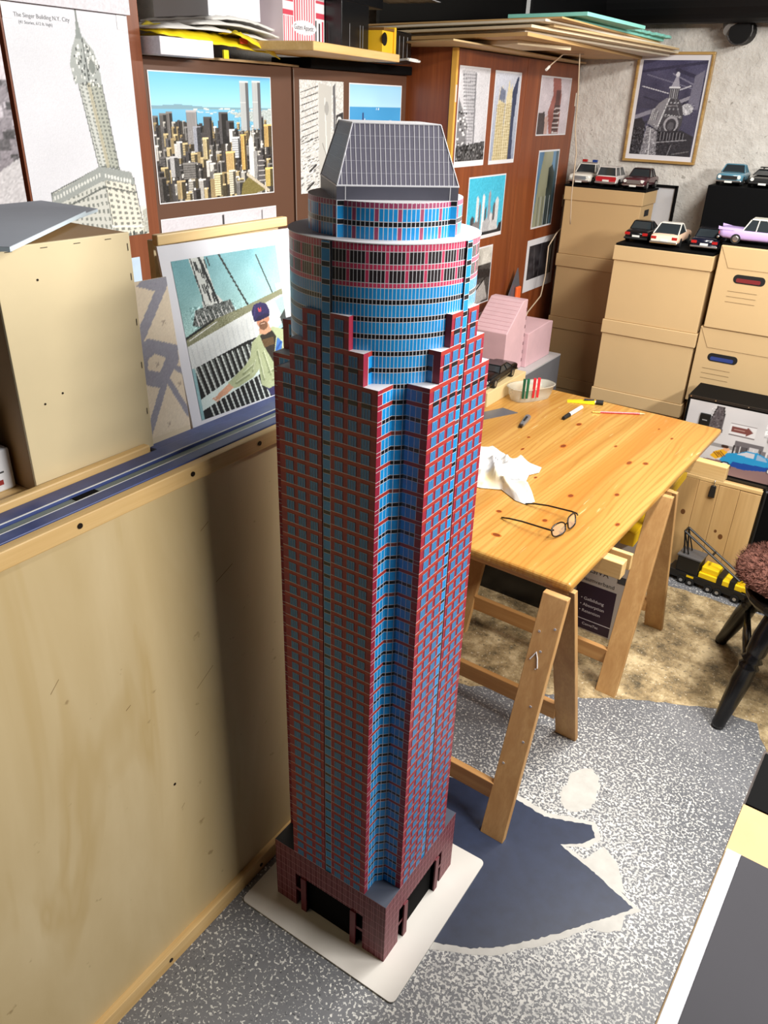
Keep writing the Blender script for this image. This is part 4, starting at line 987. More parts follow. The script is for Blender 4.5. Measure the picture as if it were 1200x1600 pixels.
crumple('bag_fold', yel, yb, lambda u, v: (0.09+0.07*v, 0.05+0.19*u, 0.055-0.055*v*u), 20, 10, 7, 0.022, 0.002)
bx('red_print', (0.128, 0.131, 0.10, 0.13, 0.036, 0.050), M('red_print', (206, 60, 40), 0.4), yb)
bx('bag_tab', (0.10, 0.106, 0.055, 0.075, -0.004, 0.018), yel, yb)
PAP = [(0.0, -0.22, 0.24, 0.048, 0.004, 'white folded poster paper on the yellow bag'), (0.006, -0.10, 0.235, 0.066, 0.005, 'creased white paper sleeve above the yellow bag'), (-0.02, -0.02, 0.245, 0.084, 0.006, 'topmost white paper bundle leaning on the striped box')]
for k, (dx, y0, y1, z, th, lb) in enumerate(PAP):
    t = thing('paper_sheet', lb, 'paper', (-1.93, 1.87, ZK+0.012+z), 0, 'white papers on the brown cabinet')
    crumple('sheet', sheetw, t, lambda u, v: (-0.15+0.29*v+dx, y0+(y1-y0)*u, 0.012*math.sin(3*u)*v-0.012*u), 22, 10, 20+k, 0.014, th)
wbx = thing('white_box', 'white box standing on papers at the top edge of the picture', 'carton', (-1.93, 1.97, ZK+0.105)); bx('carton', (-0.12, 0.10, -0.11, 0.105, 0, 0.30), white_c, wbx, bevel=0.002)
plank = thing('wooden_plank', 'thick pale wooden plank jutting over the brown cabinet top', 'plank', (-1.60, 2.037, 1.9685), math.radians(10.6))
bx('plank', (-0.26, 0.0, 0.0, 0.655, 0, 0.024), WOOD('plank_pine', (206, 168, 104), (230, 196, 138), 'y', 0.8, 0.5), plank, bevel=0.003)
ZS = 1.993
# striped "Guten Appetit" box
def pic_stripe():
    p = Pic(120, 70, (236, 228, 232), 22)
    r = (206, 74, 92)
    for q in range(9): p.rect(0.26+q*0.058, 0, 0.26+q*0.058+0.028, 1, r)
    p.rect(0.0, 0.0, 0.24, 1.0, (238, 230, 234))
    for q in range(5): p.rect(0.02+q*0.045, 0.45, 0.042+q*0.045, 1.0, r)
    p.rect(0, 0.34, 0.24, 0.44, r); p.rect(0, 0.12, 0.24, 0.18, r)
    p.rect(0.78, 0.0, 1.0, 1.0, (240, 236, 238)); p.rect(0.78, 0.30, 1.0, 0.42, r); p.rect(0.78, 0.05, 1.0, 0.12, r)
    p.rect(0.765, 0.45, 0.80, 1, (50, 48, 52)); p.rect(0.85, 0.5, 0.89, 1, (50, 48, 52)); p.rect(0.93, 0.45, 0.975, 1, r)
    p.ell(0.50, 0.64, 0.29, 0.14, (238, 236, 242)); return p
gb = thing('striped_gift_box', 'red and white striped box lettered Guten Appetit on the wooden plank', 'box', (-1.80, 2.245, ZS), PI/2+math.radians(8))
bx('carton', (-0.125, 0.125, 0.0, 0.14, 0.0, 0.135), M('pink_white_card', (230, 214, 220), 0.5), gb); sheet('striped_print', pic_stripe(), -0.125, 0.125, 0.0, 0.135, gb, -0.0005)
text('Guten Appetit', 0.0200, M('dark_print', (60, 60, 62), 0.5), gb, STAND(-0.062, -0.0009, 0.042), name='lettering')
blk = M('glossy_black_box', (16, 16, 18), 0.25)
b1 = thing('black_carton', 'tall black carton between the striped box and the yellow toy on the plank', 'carton', (-1.815, 2.475, ZS), math.radians(8)); bx('carton', (-0.10, 0.045, -0.10, 0.095, 0, 0.1365), blk, b1, bevel=0.002)
for y in (-0.045, 0.03, 0.05): bx('edge_highlight', (0.0452, 0.0456, y, y+0.002, 0.01, 0.075), M('grey_edge', (150, 150, 152), 0.4), b1)
b1b = thing('black_carton', 'flat black carton with clear wrap on top of the tall black carton', 'carton', (-1.82, 2.40, ZS+0.1370), math.radians(8)); bx('carton', (-0.10, 0.05, -0.28, 0.30, 0, 0.05), blk, b1b, bevel=0.002)
# yellow toy machine part
ty = thing('yellow_toy_machine', 'yellow toy machine housing with round hole standing on the plank', 'toy', (-1.775, 2.640, ZS), math.radians(8))
ytoy = M('yellow_toy_paint', (232, 184, 40), 0.35, var=0.05)
bx('housing', (-0.06, 0.03, -0.05, 0.035, 0, 0.068), ytoy, ty, bevel=0.002); bx('side_post', (-0.02, 0.036, 0.036, 0.05, 0, 0.082), ytoy, ty, bevel=0.002)
MB().cyl((0.0302, -0.036, 0.042), (0.0315, -0.036, 0.042), 0.020, n=20).build('round_hole', blk, ty)
bx('top_rail', (-0.06, 0.034, -0.05, 0.05, 0.068, 0.076), M('brown_toy_rail', (120, 84, 40), 0.4), ty)
bk = thing('black_cassette', 'black slotted plastic part beside the yellow toy machine', 'toy', (-1.80, 2.785, ZK+0.031), math.radians(8)); bx('body', (-0.06, 0.03, -0.075, 0.06, 0, 0.10), blk, bk, bevel=0.004)
for q in range(3): bx('slot', (0.0302, 0.0306, -0.05+q*0.035, -0.047+q*0.035, 0.015, 0.085), M('grey_edge', (150, 150, 152), 0.4), bk)
wr = thing('white_cable_loop', 'white cable loop hanging out beside the plank end', 'cable', (-1.70, 2.74, ZK+0.032)); MB().tube([(-0.22, -0.02, 0.0035), (-0.16, -0.01, 0.0035)]+[(-0.02*math.cos(a*0.5)*0.8, 0.035*math.sin(a*0.5), 0.008+0.004*math.cos(a*0.5)) for a in range(13)]+[(-0.16, 0.01, 0.0035), (-0.22, 0.02, 0.0035)], 0.0035).build('cable', M('white_plastic', (220, 220, 220), 0.4), wr)
# clear plastic sleeves over the cartons
sl = thing('plastic_sleeves', 'crumpled clear plastic sleeves lying over the black cartons', 'plastic sleeve', (-1.83, 2.62, ZS+0.190), math.radians(8))
plas = M('clear_crumpled_plastic', (190, 190, 194), 0.15, var=0.2, vs=20)
crumple('sleeve', plas, sl, lambda u, v: (-0.12+0.22*v, -0.42+0.86*u, 0.012-0.012*u), 40, 12, 31, 0.016, 0.002)

# boards stacked on the mahogany cabinet
bcol = [M('mdf_board_%s' % n, c, 0.6, var=0.05, vs=6) for n, c in (('tan', (206, 178, 132)), ('pale', (222, 204, 172)), ('cream', (230, 220, 200)), ('honey', (198, 160, 106)))]
def board(label, z, th, C, D, NL, mat, FLx=-2.2):
    c = Vector(((C[0]+NL[0])/2, (C[1]+D[1])/2, z))
    t = thing('board', label, 'board', c, 0, 'boards stacked on the mahogany cabinet')
    pts = [NL, C, D, (FLx, D[1])]
    MB().prism([(p[0]-c.x, p[1]-c.y, 0) for p in pts], (0, 0, th)).build('board', mat, t, bevel=0.0012, recalc=True)
board('lowest thin tan board directly on the mahogany cabinet', 2.0362, 0.006, (-1.53, 2.72), (-1.62, 4.22), (-2.2, 2.95), bcol[0])
board('short thick pale board, second from below in the stack', 2.0430, 0.014, (-1.43, 3.02), (-1.36, 3.36), (-2.2, 3.15), bcol[1])
board('long honey coloured board, third from below in the stack', 2.0576, 0.012, (-1.32, 2.86), (-1.36, 4.26), (-2.2, 3.05), bcol[3])
board('cream board, fourth from below in the stack', 2.0702, 0.010, (-1.35, 2.90), (-1.235, 4.27), (-2.2, 3.10), bcol[2])
board('pale board, fifth from below in the stack', 2.0808, 0.009, (-1.30, 2.84), (-1.19, 4.25), (-2.2, 3.04), bcol[1])
board('tan board, sixth from below in the stack', 2.0904, 0.008, (-1.27, 2.96), (-1.17, 4.18), (-2.2, 3.12), bcol[0])
board('cream board, seventh from below in the stack', 2.0990, 0.008, (-1.26, 2.86), (-1.20, 4.22), (-2.2, 3.02), bcol[2])
board('dark edged board just under the teal sheets', 2.1076, 0.006, (-1.21, 2.88), (-1.22, 4.05), (-2.2, 3.0), bcol[3])
bpl = thing('black_plastic_bundle', 'glossy black plastic wrapped bundle behind the board stack under the ceiling', 'bundle', (-1.86, 3.72, 2.1142))
blkp = M('glossy_black_foil', (10, 10, 11), 0.3, spec=0.3)
bx('bundle_core', (-0.36, 0.36, -0.48, 0.52, 0.0, 0.20), blkp, bpl, bevel=0.03, seg=3)
crumple('foil', blkp, bpl, lambda u, v: (-0.36+0.74*v, -0.50+1.04*u, 0.19), 40, 24, 77, 0.035, 0.002)
teal = M('teal_foam', (134, 206, 192), 0.6, var=0.06, vs=10)
board('lower teal foam sheet on top of the board stack', 2.1142, 0.010, (-1.235, 3.05), (-1.20, 4.02), (-1.48, 3.1), teal, -1.48)
board('upper teal foam sheet on top of the board stack', 2.1248, 0.012, (-1.17, 3.0), (-1.14, 3.55), (-1.48, 3.02), teal, -1.48)
for q in range(6):
    t = thing('teal_foam_strip', 'short teal foam strip, ' + ('nearest', 'second', 'third', 'fourth', 'fifth', 'farthest')[q] + ' in the row along the board stack', 'foam strip', (-1.195+0.006*q, 3.60+q*0.075, 2.1250), math.radians(4*(q % 3)), 'teal foam strips in a row'); bx('strip', (-0.14, 0.0, 0, 0.066, 0, 0.010), teal, t, bevel=0.001)
# hanging cords
cordm = M('beige_cord', (196, 176, 150), 0.5); plug = M('white_plug', (230, 228, 224), 0.4)
def cord(label, pts, r=0.0028, plugend=False):
    c = Vector(pts[-1]); t = thing('hanging_cord', label, 'cord', c)
    P3 = [Vector(p)-c for p in pts]; sm = []
    for k in range(len(P3)-1):
        for q in range(4): sm.append(P3[k].lerp(P3[k+1], q/4))
    sm.append(P3[-1]); MB().tube(sm, r).build('cord', cordm, t, smooth=True)
    if plugend: d = (P3[-1]-P3[-2]).normalized(); MB().cyl(P3[-1]-d*0.002, P3[-1]+d*0.028, 0.0055, n=8).build('plug', plug, t)
cord('long beige cord hanging from the board stack in front of the mahogany cabinet', [(-1.44, 3.66, 2.0500), (-1.45, 3.728, 1.891), (-1.46, 3.772, 1.76), (-1.45, 3.80, 1.657), (-1.45, 3.81, 1.476), (-1.45, 3.844, 1.343)])
cord('short cord with white plug hanging below the board stack', [(-1.46, 3.76, 2.0520), (-1.5, 3.625, 2.044), (-1.5, 3.514, 2.003), (-1.5, 3.49, 1.992)], plugend=True)
cord('pale cord with white plug beside the left box stack', [(-1.60, 3.72, 0.80), (-1.60, 3.80, 0.90), (-1.60, 3.95, 0.958), (-1.60, 3.979, 1.061), (-1.6, 3.974, 1.207), (-1.6, 4.06, 1.262), (-1.6, 4.13, 1.285)], 0.0035, True)

# ================================================================== BACK WALL
def pic_dome():
    p = Pic(116, 160, (72, 70, 92), 24); p.grad(0, 0.5, (76, 74, 104), (66, 64, 82)); p.cloud(8, 8)
    for (a, b, c, d, w, col) in ((0.0, 0.12, 1, 0.02, 0.04, (58, 56, 80)), (0.1, 0.15, 0.9, 0.3, 0.015, (120, 118, 140)), (0.05, 0.27, 0.48, 0.34, 0.012, (214, 214, 222)), (0.55, 0.10, 1, 0.2, 0.05, (56, 54, 76)), (0.0, 0.60, 0.45, 0.48, 0.06, (140, 138, 152)), (0.55, 0.46, 0.95, 0.34, 0.05, (150, 148, 160)), (0, 0.70, 0.4, 0.6, 0.03, (60, 58, 70)), (0.5, 0.14, 0.95, 0.28, 0.02, (128, 126, 146)), (0.1, 0.38, 0.4, 0.44, 0.02, (54, 52, 70)), (0.65, 0.3, 0.8, 0.26, 0.02, (190, 190, 200))): p.line(a, b, c, d, w, col)
    p.poly([(0.84, 0.16), (0.97, 0.10), (0.97, 0.5), (0.80, 0.5)], (118, 116, 134)); p.ell(0.80, 0.50, 0.10, 0.06, (190, 190, 196)); p.speck(26, 0.44, 0.56, 0.70, 0.92, 2)
    p.poly([(0.0, 0.62), (0.12, 0.60), (0.2, 0.68), (0.2, 1), (0, 1)], (50, 48, 54)); p.speck(22, 0.7, 1.0, 0, 0.3, 2)
    # dome with lantern, seen from above
    p.poly([(0.47, 0.385), (0.63, 0.385), (0.71, 0.44), (0.76, 0.54), (0.77, 0.66), (0.72, 0.74), (0.34, 0.74), (0.30, 0.62), (0.36, 0.48)], (74, 72, 78))
    p.poly([(0.47, 0.385), (0.52, 0.385), (0.45, 0.52), (0.40, 0.72), (0.22, 0.66), (0.28, 0.52), (0.36, 0.44)], (138, 136, 142))
    p.line(0.51, 0.39, 0.40, 0.68, 0.02, (214, 214, 218)); p.line(0.60, 0.40, 0.72, 0.58, 0.012, (120, 118, 124)); p.line(0.47, 0.47, 0.66, 0.465, 0.012, (150, 148, 152))
    for q in range(7): p.ell(0.45+q*0.046, 0.565+0.003*q, 0.017, 0.013, (196, 196, 200)); p.ell(0.453+q*0.046, 0.568+0.003*q, 0.009, 0.008, (40, 38, 42))
    for q in range(4): p.ell(0.49+q*0.055, 0.435, 0.013, 0.010, (176, 176, 182)); p.ell(0.47+q*0.065, 0.50, 0.014, 0.010, (150, 150, 156))
    for q in range(9): p.line(0.26+0.014*q, 0.50+0.02*(q % 3), 0.24+0.014*q, 0.62, 0.008, (206, 206, 210) if q % 2 else (70, 68, 74))
    p.poly([(0.49, 0.39), (0.49, 0.285), (0.635, 0.285), (0.635, 0.39)], (56, 54, 62))
    for q in range(5): p.line(0.505+q*0.028, 0.295, 0.505+q*0.028, 0.39, 0.010, (176, 176, 182))
    p.rect(0.475, 0.27, 0.65, 0.29, (220, 220, 226)); p.poly([(0.50, 0.27), (0.545, 0.19), (0.575, 0.12), (0.60, 0.19), (0.635, 0.27)], (168, 166, 180)); p.ell(0.575, 0.145, 0.03, 0.025, (216, 216, 224)); p.line(0.60, 0.05, 0.60, 0.13, 0.010, (60, 58, 80))
    p.ell(0.60, 0.66, 0.115, 0.085, (166, 164, 170)); p.ell(0.60, 0.668, 0.085, 0.068, (60, 58, 64)); p.ell(0.60, 0.68, 0.05, 0.045, (92, 90, 96))
    p.poly([(0.22, 0.68), (0.40, 0.74), (0.44, 1.0), (0.18, 1.0)], (138, 136, 142)); p.poly([(0.40, 0.74), (0.78, 0.72), (0.98, 0.78), (0.98, 1), (0.44, 1)], (52, 50, 56)); p.speck(24, 0.66, 1.0, 0.18, 0.46, 2); p.speck(10, 0.7, 1.0, 0.4, 0.8, 2)
    for q in range(8): p.line(0.45+q*0.05, 0.75, 0.45+q*0.05, 0.83, 0.014, (30, 28, 34)); p.line(0.47+q*0.05, 0.75, 0.47+q*0.05, 0.83, 0.006, (140, 138, 144))
    p.line(0.40, 0.86, 0.88, 0.82, 0.014, (150, 148, 154)); p.line(0.29, 0.72, 0.32, 1, 0.016, (206, 206, 210)); p.line(0.66, 0.88, 0.62, 1.0, 0.014, (120, 118, 124)); p.line(0.7, 0.98, 0.95, 0.94, 0.014, (110, 108, 110))
    p.speck(6); return p
fr = thing('framed_picture', 'gold framed black and white photo of a domed rooftop on the back wall', 'picture', (-1.207, 4.287, 1.614))
gold = WOOD('gilt_frame', (150, 112, 58), (204, 168, 104), 'x', 1.0, 0.35)
fw_, fh_ = 0.356, 0.476
for (a, b, c, d) in ((-fw_/2, fw_/2, 0, 0.012), (-fw_/2, fw_/2, fh_-0.012, fh_), (-fw_/2, -fw_/2+0.012, 0.012, fh_-0.012), (fw_/2-0.012, fw_/2, 0.012, fh_-0.012)): bx('frame_bar', (a, b, -0.014, 0.010, c, d), gold, fr, bevel=0.002)
bx('mount', (-fw_/2+0.010, fw_/2-0.010, -0.004, 0.008, 0.010, fh_-0.010), M('white_mount', (224, 222, 226), 0.5), fr)
sheet('printed_photo', pic_dome(), -fw_/2+0.028, fw_/2-0.026, 0.034, fh_-0.034, fr, -0.0045)
pipe_m = M('black_pipe', (14, 13, 14), 0.6, spec=0.25)
pp1 = tag(MB().cyl((-1.6, 4.16, 2.295), (2.3, 4.16, 2.295), 0.105, n=24).build('ceiling_pipe', pipe_m, None, smooth=False), 'fat black pipe running under the ceiling along the back wall', 'pipe')
pb = thing('pipe_bracket', 'black and grey round pipe end stub below the black ceiling pipe', 'pipe', (-0.945, 4.22, 2.165)); MB().cyl((0.02, 0.075, 0.0), (0.02, -0.03, -0.005), 0.050, 0.046, n=22).build('stub', pipe_m, pb); MB().cyl((-0.05, 0.03, 0.06), (-0.02, -0.02, 0.005), 0.026, 0.034, n=14).build('grey_cone', M('grey_rubber', (120, 116, 112), 0.6), pb)
MB().tube([(0.02+0.052*math.cos(a*0.4), -0.032, -0.002+0.052*math.sin(a*0.4)) for a in range(-7, 2)], 0.003).build('rim', M('dark_rim', (60, 58, 58), 0.4), pb)
MB().tube([(0.02, 0.0, 0.05), (0.02, -0.02, 0.09), (0.02, -0.05, 0.10)], 0.01).build('hanger', pipe_m, pb)
lf = thing('empty_frame', 'thin black picture frame with grey glass leaning behind the left box stack', 'frame', (-1.17, 4.2655, 0.0))
for (a, b, c, d) in ((-0.12, 0.088, 1.506, 1.518), (0.080, 0.092, 0.0, 1.518), (-0.12, -0.108, 0.0, 1.518), (-0.12, 0.088, 0.0, 0.012)): bx('frame_bar', (a, b, -0.012, 0.004, c, d), M('flat_black', (6, 6, 7), 0.75, spec=0.12), lf)
bx('glass', (-0.108, 0.080, -0.004, 0.002, 0.012, 1.506), M('grey_backing', (190, 190, 194), 0.3, var=0.06), lf)
lp = thing('low_carton', 'low carton on the floor under the left box stack', 'carton', (-1.373, 4.14, 0.0)); bx('carton', (-0.2, 0.2, -0.11, 0.109, 0, 0.2), cardb, lp)

# ================================================================== CARDBOARD ARCHIVE BOXES
kraft = M('kraft_board', (190, 158, 112), 0.7, var=0.03, vs=4)
kraft2 = M('kraft_board_light', (200, 171, 126), 0.7, var=0.03, vs=4)
dark_hole = M('dark_hole', (14, 12, 12), 0.8)
seam = M('kraft_seam', (84, 66, 44), 0.8)
def lidbox(label, x0, x1, y0, y1, z, h, mat, group):
    t = thing('archive_box', label, 'cardboard box', ((x0+x1)/2, (y0+y1)/2, z), 0, group); w, d = (x1-x0)/2, (y1-y0)/2
    bx('box_body', (-w+0.006, w-0.006, -d+0.006, d-0.006, 0, h-0.002), mat, t, bevel=0.002)
    l = MB(); l.box(-w, w, -d, d, h-0.062, h-0.0005); l.build('lid', mat, t, bevel=0.0025)
    MB().prism([(w-0.0056, -0.035+0.01*math.sin(0), h-0.115), (w-0.0056, 0.035, h-0.115), (w-0.0056, 0.035, h-0.085), (w-0.0056, -0.035, h-0.085)], (0.0006, 0, 0)).build('hand_hole', dark_hole, t)
    return t
LG = 'lidded boxes in the left stack'; hL = 0.3236
names = ['lowest lidded box of the left stack', 'second lidded box from below in the left stack beside mahogany cabinet', 'third lidded box from below in the left stack behind pink foam', 'top lidded box of the left stack carrying three model cars']
for q in range(4): lidbox(names[q], -1.574, -1.172, 4.03, 4.249, 0.2005+q*hL, hL-0.0005, kraft, LG)
hM = 0.328
names = ['lowest kraft box of the middle stack behind the table', 'second kraft box from below in the middle stack behind the table', 'third kraft box from below in the middle stack', 'top kraft box of the middle stack carrying three model cars']
for q in range(4): lidbox(names[q], -1.135, -0.706, 3.585, 3.93, q*hM, hM-0.0005, kraft2, 'lidded boxes in the middle stack')
def flapbox(label, x0, x1, y0, y1, z, h, peek, left):
    t = thing('archive_box', label, 'cardboard box', ((x0+x1)/2, (y0+y1)/2, z), 0, 'flap front boxes in the right stack'); w, d = (x1-x0)/2, (y1-y0)/2
    bx('box_body', (-w, w, -d, d, 0, h), kraft2, t, bevel=0.003)
    a = 0.045
    MB().prism([(-w+0.004, -d, h-0.003), (-w+a, -d, h-0.085), (w-a, -d, h-0.085), (w-0.004, -d, h-0.003)], (0, -0.0022, 0)).build('flap', kraft2, t, recalc=True)
    hx = -w+0.075 if left else -w+0.055
    MB().prism([(hx+x, -d-0.0002, h-0.125+y) for x, y in rrect(0, 0.125, -0.018, 0.018, 0.017)], (0, -0.0005, 0)).build('hand_hole', dark_hole, t, recalc=True)
    MB().prism([(hx+x, -d-0.0008, h-0.128+y) for x, y in rrect(0.012, 0.108, -0.010, 0.006, 0.006)], (0, -0.0004, 0)).build('contents', M('contents_'+peek[0], peek[1], 0.3), t, recalc=True)
    for q in range(3): bx('printed_line', (hx-0.012, hx+0.105, -d-0.0008, -d-0.0002, h-0.178-q*0.022, h-0.1765-q*0.022), M('kraft_print', (120, 98, 66), 0.7), t)
flapbox('lowest flap box of the right stack behind the printed case', -0.690, -0.262, 3.60, 3.93, 0.0, 0.342, ('grey', (90, 90, 90)), True)
flapbox('second flap box from below in the right stack', -0.690, -0.262, 3.60, 3.93, 0.3425, 0.342, ('grey', (90, 90, 90)), True)
flapbox('flap box with something blue inside its hand hole', -0.700, -0.270, 3.592, 3.93, 0.685, 0.336, ('blue', (36, 62, 128)), False)
flapbox('top flap box with something red inside its hand hole', -0.688, -0.258, 3.585, 3.93, 1.0215, 0.339, ('red', (120, 40, 44)), True)
bb = thing('black_cabinet', 'tall black box under two model cars by the back wall', 'box', (-0.63, 4.14, 0)); bx('box', (-0.252, 0.252, -0.14, 0.14, 0, 1.553), M('flat_black', (6, 6, 7), 0.75, spec=0.12), bb, bevel=0.004)

# ================================================================== MODEL CARS
glass_d = M('dark_car_glass', (44, 50, 54), 0.08); tyre = M('black_tyre', (16, 16, 16), 0.7); chrome = M('chrome_trim', (206, 206, 206), 0.30, 1.0); tail_r = M('red_tail_lamp', (170, 30, 30), 0.2); lampw = M('headlamp_glass', (226, 226, 220), 0.12)
def srect(hw, z0, z1, y, n=16, e=0.45):
    out = []
    for k in range(n):
        a = k*2*PI/n+PI/n; c, s = math.cos(a), math.sin(a)
        out.append((hw*math.copysign(abs(c)**e, c), y, (z0+z1)/2+(z1-z0)/2*math.copysign(abs(s)**e, s)))
    return out
def car(label, loc, rotz, col, roof=None, style='sedan', L=0.27, Wd=0.104, top=None, group='model cars on the boxes', rear=None, low=1.0):
    t = thing('model_car', label, 'model car', loc, rotz, group)
    body = M('car_paint_%d_%d_%d' % col, col, 0.18, 0.0, var=0.02); rf = M('car_paint_%d_%d_%d' % roof, roof, 0.18) if roof else body
    h = Wd/2; a = L/2; zb = 0.052*low; zh = 0.048*low; zr = (top or 0.080)*low
    if style == 'sports': st = [(-a, 0.016, 0.030, h*0.80), (-a*0.93, 0.012, 0.036, h*0.94), (-a*0.5, 0.010, zh*0.92, h), (0, 0.010, zb*0.9, h), (a*0.55, 0.010, zb, h), (a*0.92, 0.014, zb*0.92, h*0.95), (a, 0.020, zb*0.8, h*0.82)]
    elif style == 'fin': st = [(-a, 0.020, zh, h*0.92), (-a*0.95, 0.014, zh+0.002, h*0.99), (-a*0.3, 0.012, zb, h), (a*0.4, 0.012, zb+0.001, h), (a*0.9, 0.016, zb+0.004, h*0.97), (a, 0.024, zb+0.002, h*0.9)]
    else: st = [(-a, 0.020, zh*0.96, h*0.93), (-a*0.95, 0.013, zh, h*0.99), (-a*0.3, 0.011, zb, h), (a*0.4, 0.011, zb, h), (a*0.93, 0.013, zb*0.98, h*0.98), (a, 0.020, zb*0.92, h*0.92)]
    MB().ring([srect(w, z0, z1, y) for y, z0, z1, w in st], 0).build('body', body, t, smooth=True)
    if rear: bx('rear_panel', (-h*0.88, h*0.88, a-0.002, a+0.0012, 0.026, zb-0.008), M('car_paint_%d_%d_%d' % rear, rear, 0.2), t)
    g = {'sedan': (-0.30, 0.60, -0.08, 0.40), 'wagon': (-0.30, 0.98, -0.10, 0.92), 'fast': (-0.22, 0.85, 0.0, 0.32), 'sports': (-0.38, 0.50, 0.02, 0.30), 'fin': (-0.20, 0.48, -0.02, 0.34), 'round': (-0.34, 0.62, -0.10, 0.26)}[style]
    y0, y1, y2, y3 = [v*a for v in g]; b0, b1 = h*0.90, h*0.72
    base = [(-b0, y0, zb-0.003), (b0, y0, zb-0.003), (b0*0.96, y1, zb-0.003), (-b0*0.96, y1, zb-0.003)]; rfp = [(-b1, y2, zr-0.003), (b1, y2, zr-0.003), (b1, y3, zr-0.003), (-b1, y3, zr-0.003)]
    MB().hexa(base+rfp).build('cabin_glass', glass_d, t)
    MB().hexa([(x*1.04, y, z) for x, y, z in rfp]+[(x*0.95, y*0.98+(0 if y < 0 else 0), zr+0.0015) for x, y, z in rfp]).build('roof', rf, t, bevel=0.002)
    for p, q in zip(base, rfp): MB().cyl(p, q, 0.0026, n=6).build('pillar', rf, t)
    for s in (-1, 1):
        if style != 'fast': MB().cyl((s*b0*0.99, (y0+y1)/2*0.9+0.01, zb-0.003), (s*b1*1.03, (y2+y3)/2, zr-0.003), 0.0022, n=6).build('pillar', rf, t)
        for y in (-a*0.62, a*0.60):
            w = MB().cyl((s*(h-0.012), y, 0.0190), (s*(h+0.001), y, 0.0190), 0.0190, n=18).build('wheel', tyre, t); MB().cyl((s*(h+0.001), y, 0.0190), (s*(h+0.0018), y, 0.0190), 0.0120, 0.009, n=14).build('hub_cap', chrome, w)
        MB().cyl((s*h*0.74, -a-0.0006, zh*0.72), (s*h*0.74, -a-0.0026, zh*0.72), 0.0075, n=12).build('headlamp', lampw, t)
        bx('tail_lamp', (s*h*0.72-0.011, s*h*0.72+0.011, a-0.001, a+0.0022, zb*0.60, zb*0.80), tail_r, t)
        if style == 'fin': MB().hexa([(s*h*0.84, a*0.66, zb-0.006), (s*h*0.98, a*0.66, zb-0.006), (s*h*0.98, a*1.03, zb-0.004), (s*h*0.84, a*1.03, zb-0.004), (s*h*0.88, a*0.72, zb-0.002), (s*h*0.94, a*0.72, zb-0.002), (s*h*0.94, a*1.04, zb+0.008), (s*h*0.88, a*1.04, zb+0.008)]).build('tail_fin', body, t, recalc=True)
    bx('bumper', (-h*0.96, h*0.96, -a-0.007, -a+0.004, 0.016, 0.024), chrome if style != 'sports' else tyre, t, bevel=0.003); bx('bumper', (-h*0.96, h*0.96, a-0.004, a+0.007, 0.016, 0.025), chrome if style != 'sports' else tyre, t, bevel=0.003)
    bx('grille', (-h*0.60, h*0.60, -a-0.0016, -a+0.002, 0.026, zh*0.82), chrome if style in ('sedan', 'fin', 'wagon') else tyre, t)
    bx('number_plate', (-0.016, 0.016, -a-0.0086, -a-0.0072, 0.013, 0.021), lampw, t); bx('number_plate', (-0.016, 0.016, a+0.0002 if style != 'fin' else a+0.0072, a+0.0032 if style != 'fin' else a+0.0086, 0.026, 0.034), lampw, t)
    return t
def base_board(label, x0, x1, y0, y1, z):
    t = thing('black_display_board', label, 'board', ((x0+x1)/2, (y0+y1)/2, z), 0, 'black boards under the model cars'); bx('board', (-(x1-x0)/2, (x1-x0)/2, -(y1-y0)/2, (y1-y0)/2, 0, 0.008), M('flat_black', (6, 6, 7), 0.75, spec=0.12), t)
zl = 0.2005+4*hL+0.0002
base_board('black board under the three cars on the left box stack', -1.580, -1.168, 4.035, 4.249, zl); zl += 0.0084
pc = car('white police model car with red and blue light bar on left box stack', (-1.513, 4.155, zl), math.radians(2), (222, 218, 208), L=0.235, Wd=0.112, top=0.086, low=1.08)
bx('light_bar', (-0.038, 0.038, 0.012, 0.026, 0.0945, 0.0995), chrome, pc); bx('red_light', (-0.038, -0.014, 0.010, 0.028, 0.0995, 0.1115), tail_r, pc, bevel=0.002); bx('blue_light', (0.014, 0.038, 0.010, 0.028, 0.0995, 0.1115), M('blue_lamp', (30, 60, 130), 0.2), pc, bevel=0.002)
car('red and white station wagon model car seen from behind on left box stack', (-1.378, 4.155, zl), PI+math.radians(2), (206, 200, 196), style='wagon', L=0.23, Wd=0.110, top=0.084, low=1.08, rear=(176, 30, 40))
car('dark maroon sedan model car with chrome grille on left box stack', (-1.236, 4.155, zl), math.radians(1), (74, 34, 40), (40, 22, 26), L=0.24, Wd=0.112, top=0.082, low=1.08)
zm = 4*hM+0.0002
base_board('black board under the three cars on the middle box stack', -1.130, -0.710, 3.59, 3.92, zm); zm += 0.0084
car('low black model car at the left on the middle box stack', (-1.068, 3.770, zm), PI+math.radians(2), (18, 18, 20), style='sports', L=0.26, Wd=0.108, top=0.078, low=1.08)
car('cream and peach fastback model car seen from behind on middle stack', (-0.938, 3.745, zm), PI+math.radians(3), (226, 190, 164), (228, 224, 214), style='fast', L=0.28, Wd=0.122, top=0.084, low=1.08, rear=(228, 222, 206))
car('dark navy coupe model car seen from behind on middle stack', (-0.775, 3.755, zm), PI+math.radians(4), (20, 22, 38), (20, 20, 24), L=0.27, Wd=0.116, top=0.080, low=1.06)
zr_ = 1.0215+0.339+0.0002
base_board('black board under the lilac car on the right box stack', -0.690, -0.262, 3.60, 3.92, zr_); zr_ += 0.0084
car('lilac tail fin model car with white roof on the right box stack', (-0.545, 3.668, zr_), PI/2+math.radians(3), (190, 166, 218), (226, 222, 208), style='fin', L=0.34, Wd=0.118, top=0.092, low=1.06)
car('black model car half hidden behind the lilac model car', (-0.47, 3.845, zr_), PI/2, (60, 60, 64), style='sports', L=0.29, Wd=0.104, top=0.088, low=1.15)
zk = 1.5535
